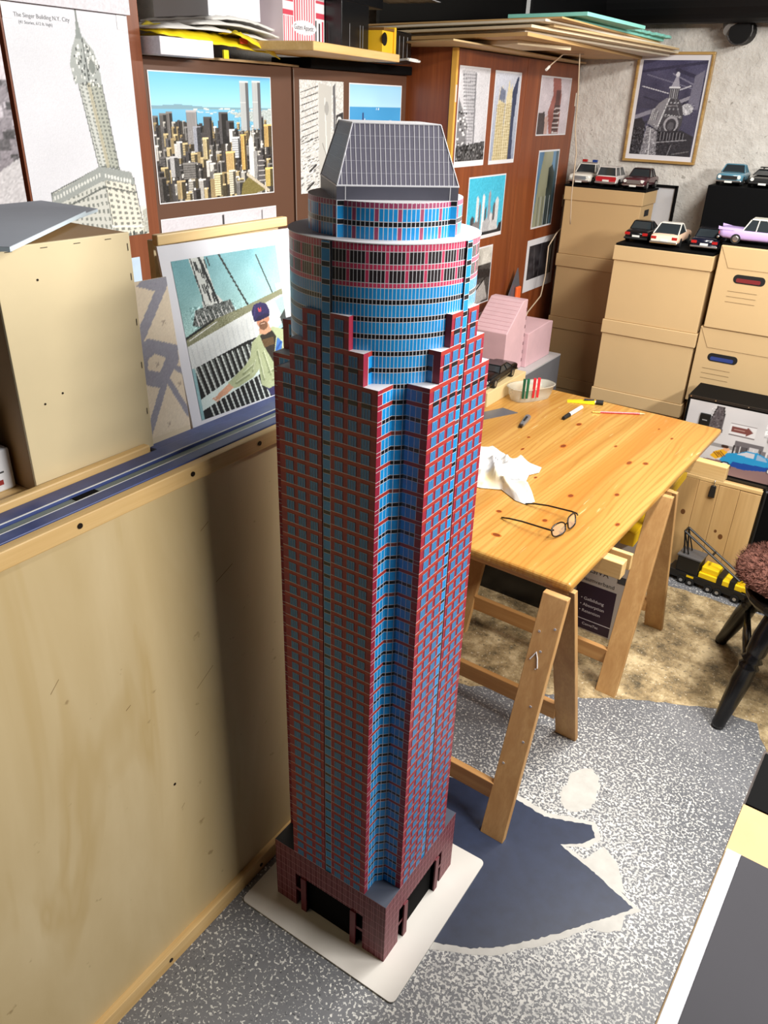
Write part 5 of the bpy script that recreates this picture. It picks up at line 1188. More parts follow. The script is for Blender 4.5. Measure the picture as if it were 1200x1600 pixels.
car('teal blue rounded model sports car on the tall black box', (-0.808, 4.140, zk), math.radians(2), (84, 130, 150), style='round', L=0.23, Wd=0.112, top=0.080, low=1.06)
ct = car('black wedge model sports car with rear wing on the tall black box', (-0.664, 4.140, zk), math.radians(2), (22, 22, 24), style='sports', L=0.24, Wd=0.122, top=0.070)
bx('rear_wing', (-0.05, 0.05, 0.085, 0.115, 0.072, 0.076), tyre, ct)
for s in (-1, 1): bx('wing_strut', (s*0.035-0.003, s*0.035+0.003, 0.09, 0.105, 0.046, 0.072), tyre, ct)
# ================================================================== PINK FOAM, GREY BLOCK
gblk = thing('grey_block', 'dark grey block with painted light on top carrying the pink foam behind the table', 'block', (-1.52, 3.495, 0)); bx('block_body', (-0.14, 0.14, -0.27, 0.275, 0, 0.722), M('grey_hard_foam', (104, 104, 108), 0.7, var=0.06), gblk, bevel=0.002); bx('top_face', (-0.14, 0.14, -0.27, 0.275, 0.722, 0.729), M('grey_top_painted_lit', (184, 182, 182), 0.6, var=0.05), gblk)  # top slab is the same grey block; light on it is put into the colour
pink = M('pink_foam', (210, 174, 180), 0.75, var=0.05, vs=16, bmp=0.2, bs=30); pinkc = M('foam_crack', (120, 90, 96), 0.9)
p1 = thing('pink_foam_block', 'tall pink foam block with sloping top beside the tower', 'foam block', (-1.53, 3.30, 0.7292))
MB().prism([(0.085, -0.075, 0), (0.085, 0.125, 0), (0.085, 0.125, 0.325), (0.085, 0.08, 0.325), (0.085, -0.075, 0.20)], (-0.17, 0, 0)).build('block', pink, p1, bevel=0.003, recalc=True)
for q in range(7): bx('edge_nick', (0.0845, 0.0857, 0.116+0.003*(q % 2), 0.124, 0.03+q*0.04, 0.046+q*0.04), pinkc, p1)
for q in range(8): bx('cut_groove', (-0.08, 0.08, -0.06+q*0.018, -0.0595+q*0.018, 0.2125+q*0.0145, 0.2140+q*0.0145), M('pink_groove', (206, 164, 172), 0.8), p1)
p2 = thing('pink_foam_block', 'lower pink foam block at the far end of the grey block', 'foam block', (-1.51, 3.585, 0.7292))
MB().prism([(0.085, -0.155, 0), (0.085, 0.135, 0), (0.085, 0.135, 0.172), (0.085, 0.10, 0.178), (0.085, -0.155, 0.165)], (-0.16, 0, 0)).build('block', pink, p2, bevel=0.003, recalc=True)
ow = thing('orange_handled_saw', 'grey saw blade with orange handle standing behind the pink foam', 'saw', (-1.642, 3.70, 0.7292)); MB().prism([(0.0, -0.05, 0.0), (0.0, 0.12, 0.0), (0.0, 0.06, 0.30), (0.0, 0.02, 0.40), (0.0, -0.10, 0.22)], (-0.004, 0, 0)).build('blade', M('grey_steel', (120, 126, 140), 0.35, 0.6), ow, recalc=True)
bx('handle', (0.001, 0.018, 0.0, 0.045, 0.24, 0.31), M('orange_handle', (240, 106, 50), 0.4), ow, bevel=0.006)

# ================================================================== PINE TABLE ON TRESTLES
def table_mat():
    m, t, p = nt('lacquered_pine_top'); p.inputs['Roughness'].default_value = 0.30
    v = coords(t, (11, 0.55, 11)); f = noise(t, v, 1.0, 4, 0.55, 0.9)
    c = ramp(t, f, [(0.25, S(170, 120, 52)), (0.45, S(188, 141, 69)), (0.62, S(199, 156, 84)), (0.8, S(180, 130, 58))])
    w = node(t, 'ShaderNodeTexWave', wave_type='BANDS', bands_direction='X'); w.inputs['Scale'].default_value = 17.0; w.inputs['Distortion'].default_value = 16.0; w.inputs['Detail'].default_value = 2.0; w.inputs['Detail Scale'].default_value = 0.7
    t.links.new(coords(t, (1.0, 0.10, 1.0)), w.inputs['Vector'])
    c = mix(t, ramp(t, w.outputs['Fac'], [(0.62, (0, 0, 0, 1)), (0.97, (0.42, 0.42, 0.42, 1))]), c, S(164, 102, 38))
    # worn, darker glued lamella
    c = mix(t, ramp(t, noise(t, coords(t, (9, 0.3, 9)), 1.0, 1, 0.4), [(0.56, (0, 0, 0, 1)), (0.64, (0.5, 0.5, 0.5, 1))]), c, S(190, 118, 44))
    # pale scratches
    s = noise(t, coords(t, (140, 6, 60)), 1.0, 2, 0.5, 1.5); s2 = noise(t, coords(t, (3, 2, 3)), 1.0, 1)
    mm = t.nodes.new('ShaderNodeMath'); mm.operation = 'MULTIPLY'; t.links.new(ramp(t, s, [(0.68, (0, 0, 0, 1)), (0.74, (0.6, 0.6, 0.6, 1))]), mm.inputs[0]); t.links.new(ramp(t, s2, [(0.5, (0, 0, 0, 1)), (0.6, (1, 1, 1, 1))]), mm.inputs[1])
    c = mix(t, mm.outputs[0], c, S(240, 214, 160))
    t.links.new(c, p.inputs['Base Color']); return m
ZT = 0.73
TB = Vector((-0.517, 1.733, 0)); TR = math.radians(-2.46)
tab = thing('pine_table_top', 'glossy orange pine table top resting on two trestles', 'table top', TB, TR)
MB().box(-0.92, 0.0, 0.0, 1.452, 0.702, ZT).build('top', table_mat(), tab, bevel=0.010, seg=3)
knot = M('wood_knot', (124, 58, 22), 0.3, var=0.2, vs=60); knotr = M('wood_knot_ring', (186, 112, 44), 0.3)
Rk = Matrix.Rotation(-TR, 3, 'Z')
for (x, y, rx, ry) in ((-0.650, 2.62, 0.010, 0.022), (-0.80, 1.86, 0.017, 0.011), (-0.86, 2.0, 0.011, 0.010), (-0.72, 2.03, 0.010, 0.012), (-0.935, 2.87, 0.011, 0.02), (-0.90, 2.62, 0.012, 0.022), (-1.01, 2.50, 0.006, 0.014), (-0.72, 2.24, 0.011, 0.016), (-0.60, 2.34, 0.009, 0.014), (-0.59, 2.95, 0.006, 0.012), (-0.87, 2.30, 0.006, 0.01), (-0.74, 2.74, 0.006, 0.012), (-0.53, 2.14, 0.008, 0.014), (-0.60, 2.65, 0.011, 0.015), (-0.66, 3.02, 0.005, 0.01), (-1.12, 2.42, 0.022, 0.014), (-1.04, 2.62, 0.007, 0.009)):
    q = Rk @ (Vector((x, y, 0))-TB)
    k = MB().prism([(q.x+rx*math.cos(a*PI/8), q.y+ry*math.sin(a*PI/8), ZT) for a in range(16)], (0, 0, 0.0003)).build('knot', knotr, tab); MB().prism([(q.x+rx*0.72*math.cos(a*PI/8), q.y+ry*0.72*math.sin(a*PI/8), ZT+0.0003) for a in range(16)], (0, 0, 0.0002)).build('knot_core', knot, k)
tw = WOOD('trestle_pine', (176, 130, 78), (206, 164, 108), 'z', 1.0, 0.55); twx = WOOD('trestle_rail_pine', (176, 126, 72), (204, 158, 100), 'x', 1.0, 0.55)
def trestle(label, cx, cy, half, feet, top):
    t = thing('trestle', label, 'trestle', (cx, cy, 0), TR, 'trestles under the pine table')
    for s in (-1, 1):
        for e in (-1, 1):
            x0 = s*half; xw = 0.036
            fy, ty_ = e*feet, e*0.022
            nrm = Vector((0, math.cos(math.atan2(feet-0.022, top)), 0))*0.0115
            b = [(x0-xw, fy-nrm.y, 0), (x0+xw, fy-nrm.y, 0), (x0+xw, fy+nrm.y, 0), (x0-xw, fy+nrm.y, 0)]; xi = x0*0.97
            u = [(xi-xw, ty_-nrm.y, top), (xi+xw, ty_-nrm.y, top), (xi+xw, ty_+nrm.y, top), (xi-xw, ty_+nrm.y, top)]
            MB().hexa(b+u).build('leg', tw, t, bevel=0.002)
    for e in (-1, 1):
        z = 0.12; y = e*(feet-(feet-0.022)*(z+0.02)/top)
        MB().box(-half+0.034, half-0.034, y-0.010, y+0.010, z-0.03, z+0.03).build('cross_rail', twx, t, bevel=0.002)
    bx('top_beam', (-half-0.02, half+0.010, 0.012, 0.034, top-0.014, top+0.0015), twx, t, bevel=0.002)
    return t
t1 = trestle('near wooden trestle under the table front with white paint drips', -0.842, 1.748, 0.307, 0.252, 0.7005)
drip = M('white_paint_drip', (224, 224, 224), 0.5)
for (x, z) in ((0.282, 0.60), (0.322, 0.62), (0.30, 0.55), (0.315, 0.40), (0.284, 0.22), (0.322, 0.30)):
    y = -0.252+(0.252-0.022)*z/0.7005; MB().prism([(x+0.004*math.cos(a*PI/4), y-0.0122, z+0.004*math.sin(a*PI/4)) for a in range(8)], (0, -0.0006, 0)).build('paint_drip', drip, t1)
MB().tube([(0.277, -0.0935, 0.52), (0.290, -0.0855, 0.545), (0.297, -0.0905, 0.53), (0.304, -0.099, 0.505), (0.299, -0.1, 0.50)], 0.0016).build('paint_drip', drip, t1)
trestle('far wooden trestle under the back half of the table', -0.786, 2.535, 0.307, 0.252, 0.7005)
for k, (x0, x1, y, z0, z1, lb) in enumerate(((-1.3, -0.450, 2.005, 0.650, 0.700, 'near pale batten end poking out under the table edge'), (-1.3, -0.445, 2.06, 0.650, 0.700, 'slim pale batten beside the near batten under the table'), (-1.3, -0.358, 2.90, 0.645, 0.700, 'far pale batten poking out under the table toward the printed case'))):
    t = thing('support_batten', lb, 'batten', ((x0+x1)/2, y, z0), TR); hw = (x1-x0)/2; bx('batten', (-hw, hw, -0.020 if k != 1 else -0.008, 0.020 if k != 1 else 0.008, 0, z1-z0+0.0018), pinex, t, bevel=0.002)

# ---- things on the table
ct = thing('plastic_tub', 'oval translucent plastic tub with clothes pegs on its rim on the table', 'tub', (-1.222, 3.035, ZT), math.radians(60))
def oval(hx, hy, z, n=40): return [(hx*math.copysign(abs(math.cos(a*2*PI/n))**0.7, math.cos(a*2*PI/n)), hy*math.copysign(abs(math.sin(a*2*PI/n))**0.7, math.sin(a*2*PI/n)), z) for a in range(n)]
def tub_mat():
    m, t, p = nt('translucent_tub_plastic'); p.inputs['Base Color'].default_value = S(216, 212, 196); p.inputs['Roughness'].default_value = 0.25; p.inputs['Alpha'].default_value = 0.42
    return m
tubm = tub_mat()
MB().ring([oval(0.090, 0.044, 0.001), oval(0.098, 0.050, 0.020), oval(0.106, 0.056, 0.056), oval(0.112, 0.061, 0.058), oval(0.112, 0.061, 0.062), oval(0.104, 0.054, 0.062), oval(0.096, 0.048, 0.02), oval(0.088, 0.042, 0.003)], cap=False).build('tub', tubm, ct, smooth=True)
MB().poly(oval(0.089, 0.043, 0.002)).build('tub_floor', tubm, ct)
def peg(label, x, y, rot, col, z=0.024):
    t = thing('clothes_peg', label, 'clothes peg', (x, y, ZT+z), rot, 'clothes pegs clipped to the tub'); m_ = M('peg_%d_%d_%d' % col, col, 0.4)
    for s in (-1, 1): MB().hexa([(-0.005, s*0.002-0.0012, 0), (0.005, s*0.002-0.0012, 0), (0.005, s*0.002+0.0012, 0), (-0.005, s*0.002+0.0012, 0), (-0.006, s*0.008-0.0018, 0.084), (0.006, s*0.008-0.0018, 0.084), (0.006, s*0.008+0.0018, 0.084), (-0.006, s*0.008+0.0018, 0.084)]).build('peg_half', m_, t, bevel=0.0008)
    MB().cyl((-0.0058, 0, 0.038), (0.0058, 0, 0.038), 0.004, n=10).build('spring', chrome, t)
peg('dark green clothes peg clipped on the near tub rim', -1.205, 2.957, 0.4, (20, 104, 72)); peg('darker green clothes peg at the left of the tub pegs', -1.217, 2.945, 0.4, (16, 84, 60)); peg('red clothes peg nearest the green pegs on the tub', -1.187, 2.982, 0.4, (206, 40, 50)); peg('red clothes peg at the right of the tub pegs', -1.175, 2.999, 0.4, (222, 50, 62))
wblk = thing('wooden_block', 'pale wooden block under the black model car at the table back', 'wood block', (-1.385, 3.0, ZT)); bx('block', (-0.075, 0.068, -0.19, 0.19, 0, 0.062), M('birch_block', (214, 190, 140), 0.6, var=0.05), wblk, bevel=0.002)
car('black flat model car on the wooden block right of the tower', (-1.388, 2.985, ZT+0.0622), math.radians(3), (14, 14, 15), style='sedan', L=0.31, Wd=0.118, top=0.070, group='model cars on the table')
sc = thing('metal_scraper', 'flat grey metal scraper blade lying at the tower side of the table', 'scraper', (-1.27, 2.76, ZT)); MB().prism([(-0.08, -0.12, 0), (0.0, -0.10, 0), (0.085, 0.075, 0), (0.01, 0.09, 0)], (0, 0, 0.002)).build('blade', M('grey_steel', (120, 126, 140), 0.35, 0.6), sc, recalc=True)
def along(t_name, label, cat, a, b):
    a, b = Vector(a), Vector(b); d = b-a; t = thing(t_name, label, cat, (a.x, a.y, ZT), math.atan2(d.y, d.x)); return t, d.length
kn, l = along('utility_knife', 'grey utility knife with black slider lying on the table', 'knife', (-1.103, 2.675), (-1.128, 2.822))
MB().prism([(0.03, -0.008, 0), (0.10, -0.012, 0), (0.13, -0.011, 0), (0.146, 0.002, 0), (0.135, 0.013, 0), (0.03, 0.009, 0)], (0, 0, 0.014)).build('handle', M('silver_handle', (150, 152, 158), 0.3, 0.6), kn, bevel=0.003, recalc=True)
bx('slider', (0.06, 0.11, -0.003, 0.004, 0.014, 0.0165), tyre, kn); MB().prism([(0, 0.003, 0.006), (0.03, -0.006, 0.006), (0.03, 0.006, 0.006)], (0, 0, 0.001)).build('blade', M('dark_steel', (70, 58, 50), 0.3, 0.7), kn); bx('nose', (0.012, 0.032, -0.006, 0.007, 0.002, 0.011), M('dark_steel', (70, 58, 50), 0.3, 0.7), kn)
mk, l = along('marker_pen', 'white marker pen with black cap lying on the table', 'marker', (-1.004, 2.875), (-0.992, 3.055))
MB().cyl((0.05, 0, 0.0085), (0.17, 0, 0.0085), 0.0085, n=16).build('barrel', M('white_marker', (226, 224, 228), 0.3), mk, smooth=False); MB().cyl((0.0, 0, 0.0085), (0.052, 0, 0.0085), 0.0072, 0.0092, n=16).build('cap', tyre, mk)
gt, l = along('glue_tube', 'yellow glue tube with black cap near the table back edge', 'glue tube', (-1.078, 3.102), (-0.935, 3.150))
MB().hexa([(0, -0.017, 0), (0.115, -0.011, 0.001), (0.115, 0.011, 0.001), (0, 0.017, 0), (0, -0.017, 0.002), (0.115, -0.009, 0.018), (0.115, 0.009, 0.018), (0, 0.017, 0.002)]).build('tube', M('glue_yellow', (240, 216, 30), 0.35), gt, bevel=0.002); bx('dark_print', (0.07, 0.112, -0.0085, 0.0085, 0.0150, 0.0186), M('dark_print', (60, 60, 62), 0.5), gt)
MB().cyl((0.115, 0, 0.010), (0.122, 0, 0.010), 0.006, n=12).build('neck', M('white_plastic', (220, 220, 220), 0.4), gt); MB().cyl((0.120, 0, 0.0105), (0.150, 0, 0.0105), 0.010, 0.0105, n=14).build('cap', tyre, gt)
pcl, l = along('red_pencil', 'red pencil lying parallel to the table back edge', 'pencil', (-0.940, 3.032), (-0.752, 3.148))
MB().cyl((0.03, 0, 0.0045), (0.195, 0, 0.0045), 0.0045, n=6).build('barrel', M('red_lacquer', (206, 40, 54), 0.3), pcl); MB().cyl((0.0, 0, 0.0045), (0.032, 0, 0.0045), 0.0046, n=8).build('gold_band', M('gold_foil', (206, 160, 70), 0.3, 0.6), pcl); MB().cyl((0.195, 0, 0.0045), (0.218, 0, 0.0045), 0.0044, 0.001, n=6).build('tip', M('bare_pencil_wood', (226, 190, 150), 0.6), pcl)
# crumpled rag
rag = thing('crumpled_rag', 'crumpled white and cream cotton rag on the table beside the tower', 'rag', (-1.0, 2.24, ZT))
def rag_mat():
    m, t, p = nt('cotton_rag'); p.inputs['Roughness'].default_value = 0.9
    v = coords(t); c = ramp(t, noise(t, v, 6.0, 3), [(0.35, S(206, 207, 210)), (0.55, S(216, 214, 210)), (0.68, S(222, 204, 158))])
    c = mix(t, ramp(t, noise(t, v, 16.0, 3), [(0.62, (0, 0, 0, 1)), (0.75, (0.8, 0.8, 0.8, 1))]), c, S(128, 134, 140))
    t.links.new(c, p.inputs['Base Color']); return m
edge = [(-0.20, 0.03), (-0.19, 0.17), (-0.08, 0.19), (0.0, 0.15), (0.07, 0.155), (0.115, 0.145), (0.125, 0.10), (0.105, 0.06), (0.12, 0.0), (0.165, -0.05), (0.205, -0.115), (0.19, -0.15), (0.15, -0.145), (0.08, -0.10), (0.02, -0.13), (-0.08, -0.14), (-0.18, -0.10)]
def rag_fn(u, v):
    a = u*len(edge); i = int(a) % len(edge); f = a-int(a); e = Vector(edge[i]).lerp(Vector(edge[(i+1) % len(edge)]), f); r = v
    p = e*r; fold = abs(math.sin(26*p.x+2.2*math.sin(21*p.y+2)+0.7)); fold2 = abs(math.sin(34*p.y+22*p.x+1.5*math.sin(30*p.x))); hgt = (1-r**3)*0.010+(1-r**6)*(0.024*(1-fold)**1.5+0.020*(1-fold2)**1.5)
    return (p.x, p.y, 0.0025+hgt+0.006*(1-r)*math.sin(40*p.x))
ro = MB().grid(rag_fn, 102, 22).build('cloth', rag_mat(), rag, smooth=True)
# spectacles
sp = thing('spectacles', 'black framed spectacles with open arms lying on the table', 'glasses', (-0.650, 2.000, ZT), math.radians(-9))
frm = M('black_spectacle_frame', (22, 18, 18), 0.2); lens = None
def lens_mat():
    m, t, p = nt('spectacle_lens'); p.inputs['Base Color'].default_value = (1, 1, 1, 1); p.inputs['Roughness'].default_value = 0.03; p.inputs['Alpha'].default_value = 0.12; return m
lm = lens_mat()
for s in (-1, 1):
    rim = [(0.010-0.010*abs(math.cos(q*PI/10)+s)*0.5-0.006*math.sin(q*PI/10)+(-0.008 if False else 0), s*0.037+0.030*math.copysign(abs(math.cos(q*PI/10))**0.7, math.cos(q*PI/10)), 0.0225+0.0175*math.copysign(abs(math.sin(q*PI/10))**0.7, math.sin(q*PI/10))) for q in range(21)]
    MB().tube(rim, 0.0024).build('lens_rim', frm, sp, smooth=True); MB().poly(rim[:-1]).build('lens', lm, sp)
    MB().tube([(0.006, s*0.067, 0.032), (0.0, s*0.074, 0.032), (-0.02, s*0.076, 0.031), (-0.10, s*0.073, 0.022), (-0.145, s*0.070, 0.013), (-0.175, s*0.066, 0.0035)], 0.0026).build('arm', frm, sp, smooth=True)
MB().tube([(0.008, -0.008, 0.028), (0.009, 0, 0.031), (0.008, 0.008, 0.028)], 0.0019).build('bridge', frm, sp)

# ================================================================== UNDER AND BEHIND THE TABLE
sb = thing('printed_carton', 'grey carton with dark bullet list panel standing under the table', 'carton', (-0.660, 2.67, 0.0), math.radians(-2))
gcard = M('grey_white_carton', (176, 168, 160), 0.6)
bx('carton', (-0.110, 0.108, -0.09, 0.13, 0, 0.46), gcard, sb, bevel=0.002); bx('dark_panel', (-0.085, 0.072, -0.0912, -0.0902, 0.008, 0.215), M('aubergine_print', (40, 22, 44), 0.45), sb)
wt = M('pale_print', (206, 200, 206), 0.5)
for q, w in enumerate(('Gelbildung', 'Absorption', 'Retention')): text('• '+w, 0.0190, wt, sb, STAND(-0.062, -0.0915, 0.142-q*0.028), name='bullet_lettering')
bx('pale_rule', (-0.085, 0.072, -0.0918, -0.0913, 0.052, 0.0545), wt, sb); text('Schaumverband', 0.0240, M('dark_print', (60, 60, 62), 0.5), sb, STAND(-0.092, -0.0905, 0.228), name='product_lettering'); text('VERSIVA', 0.034, M('dark_print', (60, 60, 62), 0.5), sb, STAND(-0.095, -0.0905, 0.268), name='heading_lettering'); text('ConvaTec', 0.016, wt, sb, STAND(-0.04, -0.0915, 0.028), name='maker_lettering'); bx('dark_wedge', (0.066, 0.096, -0.0912, -0.0904, 0.262, 0.292), M('dark_print', (60, 60, 62), 0.5), sb)
ub = thing('black_carton', 'black carton with cream badge in the shade under the table', 'carton', (-1.06, 2.72, 0), math.radians(-2)); bx('carton', (-0.19, 0.19, -0.10, 0.12, 0, 0.42), blk, ub, bevel=0.003); MB().prism([(0.02+x, -0.1004, 0.22+y) for x, y in rrect(0, 0.11, 0, 0.11, 0.03)], (0, -0.001, 0)).build('badge', M('cream_badge', (150, 122, 90), 0.5), ub, recalc=True); bx('pale_edge', (-0.192, -0.186, -0.104, -0.1, 0, 0.42), gcard, ub); bx('pale_rule', (-0.17, 0.19, -0.1008, -0.1002, 0.15, 0.153), wt, ub)
MB().cyl((0.075, -0.1016, 0.30), (0.075, -0.103, 0.30), 0.014, n=14).build('badge_hole', M('badge_mark', (206, 186, 160), 0.5), ub)
yl = thing('yellow_level', 'yellow box section level lying along the cartons under the table', 'spirit level', (-0.580, 2.52, 0.4605)); MB().box(-0.025, 0.025, 0, 0.72, 0, 0.055).build('profile', M('level_yellow', (240, 196, 20), 0.4), yl, bevel=0.003); bx('dark_window', (0.0252, 0.0258, 0.42, 0.47, 0.012, 0.044), blk, yl)

# printed flight case standing on a plank box
def pic_case():
    p = Pic(130, 112, (206, 204, 206), 26); p.cloud(5, 6)
    p.rect(0, 0.56, 1, 0.62, (150, 148, 150))
    p.poly([(0.20, 0.40), (0.27, 0.03), (0.33, 0.03), (0.35, 0.16), (0.36, 0.40)], (90, 84, 88)); p.line(0.20, 0.40, 0.27, 0.03, 0.010, (40, 38, 40)); p.line(0.33, 0.03, 0.35, 0.16, 0.012, (40, 38, 40)); p.speck(14, 0.05, 0.36, 0.22, 0.34, 2)
    p.rect(0.42, 0.22, 0.66, 0.40, (222, 220, 222)); p.rect(0.42, 0.22, 0.66, 0.235, (120, 110, 112)); p.rect(0.42, 0.385, 0.66, 0.40, (120, 110, 112))
    p.poly([(0.44, 0.27), (0.58, 0.27), (0.58, 0.245), (0.64, 0.31), (0.58, 0.375), (0.58, 0.35), (0.44, 0.35)], (120, 70, 66)); p.rect(0.46, 0.30, 0.56, 0.315, (196, 160, 150))
    p.rect(0.74, 0.10, 0.98, 0.30, (226, 226, 228)); p.speck(26, 0.10, 0.34, 0.74, 0.98, 2)
    p.rect(0.50, 0.46, 0.76, 0.56, (110, 106, 110)); p.rect(0.52, 0.54, 0.62, 0.74, (86, 82, 86)); p.rect(0.64, 0.52, 0.72, 0.74, (200, 198, 202)); p.rect(0.74, 0.54, 0.80, 0.76, (120, 116, 120)); p.rect(0.84, 0.56, 1.0, 0.76, (92, 88, 92))
    for q in range(8): p.line(0.5+q*0.06, 0.54, 0.5+q*0.06, 0.74, 0.008, (220, 218, 220) if q % 2 else (40, 38, 42))
    p.poly([(0.25, 0.82), (1, 0.74), (1, 1), (0.2, 1)], (140, 112, 112)); p.cloud(6, 5, 0.8, 1)
    p.poly([(0.40, 0.80), (0.42, 0.68), (0.55, 0.64), (0.62, 0.585), (0.72, 0.575), (0.82, 0.62), (0.86, 0.68), (0.97, 0.71), (0.97, 0.78), (0.90, 0.80), (0.62, 0.86), (0.50, 0.85)], (40, 150, 206)); p.poly([(0.50, 0.85), (0.52, 0.78), (0.88, 0.75), (0.97, 0.74), (0.97, 0.78), (0.62, 0.87)], (24, 74, 160))
    p.poly([(0.54, 0.66), (0.62, 0.60), (0.70, 0.595), (0.70, 0.67)], (206, 206, 214)); p.poly([(0.72, 0.595), (0.80, 0.63), (0.83, 0.68), (0.72, 0.68)], (150, 180, 210))
    for x, y, r in ((0.46, 0.87, 0.055), (0.87, 0.80, 0.035)): p.ell(x, y, r, r*1.25, (24, 22, 26)); p.ell(x, y, r*0.72, r*0.9, (226, 226, 228)); p.ell(x, y, r*0.35, r*0.45, (150, 150, 154))
    p.poly([(0.30, 0.76), (0.34, 0.68), (0.42, 0.62), (0.46, 0.66), (0.42, 0.74), (0.36, 0.80)], (232, 176, 40)); p.ell(0.44, 0.62, 0.03, 0.03, (226, 170, 130)); p.ell(0.42, 0.585, 0.035, 0.025, (60, 40, 34))
    for q in range(4): p.line(0.33+q*0.02, 0.70-q*0.01, 0.38+q*0.02, 0.76-q*0.01, 0.010, (120, 60, 30))
    return p
kc = thing('printed_flight_case', 'black edged case printed with a garage scene and blue car on the plank box', 'case', (-0.43, 3.452, 0.4525))
bx('case_body', (-0.212, 0.24, -0.098, 0.10, 0, 0.336), M('flat_black', (6, 6, 7), 0.75, spec=0.12), kc, bevel=0.004); sheet('printed_scene', pic_case(), -0.200, 0.225, 0.022, 0.318, kc, -0.0985)
for x, z in ((-0.125, 0.24), (0.155, 0.235)): bx('latch', (x-0.022, x+0.022, -0.106, -0.0988, z-0.03, z+0.03), M('latch_black', (26, 26, 26), 0.35), kc, bevel=0.006); bx('latch_slot', (x-0.010, x+0.010, -0.1068, -0.1062, z, z+0.004), M('grey_edge', (150, 150, 152), 0.4), kc)
for z in (0.003, 0.325): bx('edge_rail', (-0.212, 0.24, -0.1005, -0.0982, z, z+0.011), M('rail_black', (34, 32, 32), 0.3), kc)
for x in (-0.2, -0.1, 0.03, 0.17): MB().cyl((x, -0.1006, 0.331), (x, -0.1016, 0.331), 0.003, n=8).build('rivet', chrome, kc)
wx = thing('plank_box', 'knotty pine plank box with hanging steel catch on the floor', 'wooden box', (-0.43, 3.46, 0))
kp = WOOD('knotty_box_pine', (186, 146, 92), (224, 188, 132), 'z', 0.6, 0.55, 16)
bx('box_core', (-0.165, 0.165, -0.125, 0.115, 0.002, 0.45), kp, wx)
for q in range(4): bx('plank', (-0.168+q*0.0845, -0.168+q*0.0845+0.0835, -0.142, -0.1255, 0.0, 0.436-0.001*q), kp, wx, bevel=0.0015)
bx('top_rim', (-0.168, 0.170, -0.142, -0.1255, 0.438, 0.4515), pinex, wx)
MB().tube([(-0.02, -0.144, 0.455), (-0.02, -0.150, 0.448), (-0.02, -0.150, 0.425)], 0.002).build('catch_hook', chrome, wx); MB().hexa([(-0.034, -0.156, 0.375), (-0.006, -0.156, 0.375), (-0.008, -0.144, 0.375), (-0.032, -0.144, 0.375), (-0.032, -0.156, 0.43), (-0.008, -0.156, 0.43), (-0.010, -0.144, 0.43), (-0.030, -0.144, 0.43)]).build('catch', M('dark_catch', (70, 70, 70), 0.3, 0.8), wx, bevel=0.003)
kd_ = M('knot_dark', (110, 70, 36), 0.5)
for x, z, r in ((0.055, 0.20, 0.010), (0.03, 0.22, 0.006), (-0.12, 0.27, 0.010)): MB().prism([(x+r*math.cos(a*PI/5), -0.1421, z+1.3*r*math.sin(a*PI/5)) for a in range(10)], (0, -0.0004, 0)).build('knot', kd_, wx, recalc=True)
bk2 = thing('black_floor_case', 'black case on the floor right of the plank box', 'case', (-0.02, 3.47, 0)); bx('case', (-0.225, 0.3, -0.13, 0.12, 0, 0.50), M('flat_black', (6, 6, 7), 0.75, spec=0.12), bk2, bevel=0.004)
gr = thing('grey_rod', 'thin grey metal rod leaning over the black floor case', 'rod', (-0.24, 3.33, 0.0)); MB().cyl((-0.006, -0.012, 0.455), (0.16, -0.03, 0.56), 0.005, n=8).build('rod', M('grey_steel', (120, 126, 140), 0.35, 0.6), gr); MB().cyl((-0.006, -0.012, 0.455), (-0.008, -0.02, 0.0), 0.004, n=8).build('stand', tyre, gr)

# toy crane truck
cr = thing('toy_crane_truck', 'black and yellow toy crane truck on the floor before the plank box', 'toy truck', (-0.325, 3.205, 0.0), math.radians(-6)); cr.scale = (1.22, 1.22, 1.22)
cb = M('toy_black', (20, 20, 20), 0.4); cyel = M('toy_crane_yellow', (244, 206, 24), 0.35)
bx('chassis', (-0.17, 0.30, -0.036, 0.036, 0.018, 0.044), cb, cr, bevel=0.003); bx('engine_house', (-0.145, -0.065, -0.034, 0.034, 0.044, 0.105), cb, cr, bevel=0.004); bx('house_roof', (-0.148, -0.062, -0.036, 0.036, 0.105, 0.110), M('toy_grey', (90, 90, 92), 0.4), cr)
bx('yellow_deck', (-0.062, 0.09, -0.034, 0.034, 0.046, 0.066), cyel, cr, bevel=0.002); bx('yellow_hood', (-0.058, 0.0, -0.026, 0.030, 0.066, 0.088), cyel, cr, bevel=0.003)
for x in (0.002, 0.045): bx('black_strap', (x, x+0.020, -0.0352, 0.035, 0.044, 0.074), cb, cr)
for x in (-0.115, -0.083, -0.018, 0.014, 0.075, 0.16, 0.21):
    for s in (-1, 1):
        w = MB().cyl((x, s*0.026, 0.0145), (x, s*0.040, 0.0145), 0.0145, n=16).build('wheel', tyre, cr); MB().cyl((x, s*0.0402, 0.0145), (x, s*0.0412, 0.0145), 0.0065, n=10).build('hub', chrome, w)
for s in (-1, 1):
    MB().cyl((0.072, s*0.018, 0.078), (-0.145, s*0.018, 0.195), 0.0042, n=6).build('boom_rail', cb, cr); MB().cyl((-0.145, s*0.018, 0.195), (-0.13, s*0.018, 0.110), 0.0032, n=6).build('mast_strut', cb, cr); MB().cyl((-0.145, s*0.018, 0.195), (-0.115, s*0.018, 0.112), 0.0026, n=6).build('mast_strut', cb, cr)
for q in (0.0, 0.5, 1.0): MB().cyl((0.072-0.217*q, -0.018, 0.078+0.117*q), (0.072-0.217*q, 0.018, 0.078+0.117*q), 0.004, n=6).build('boom_brace', cb, cr)
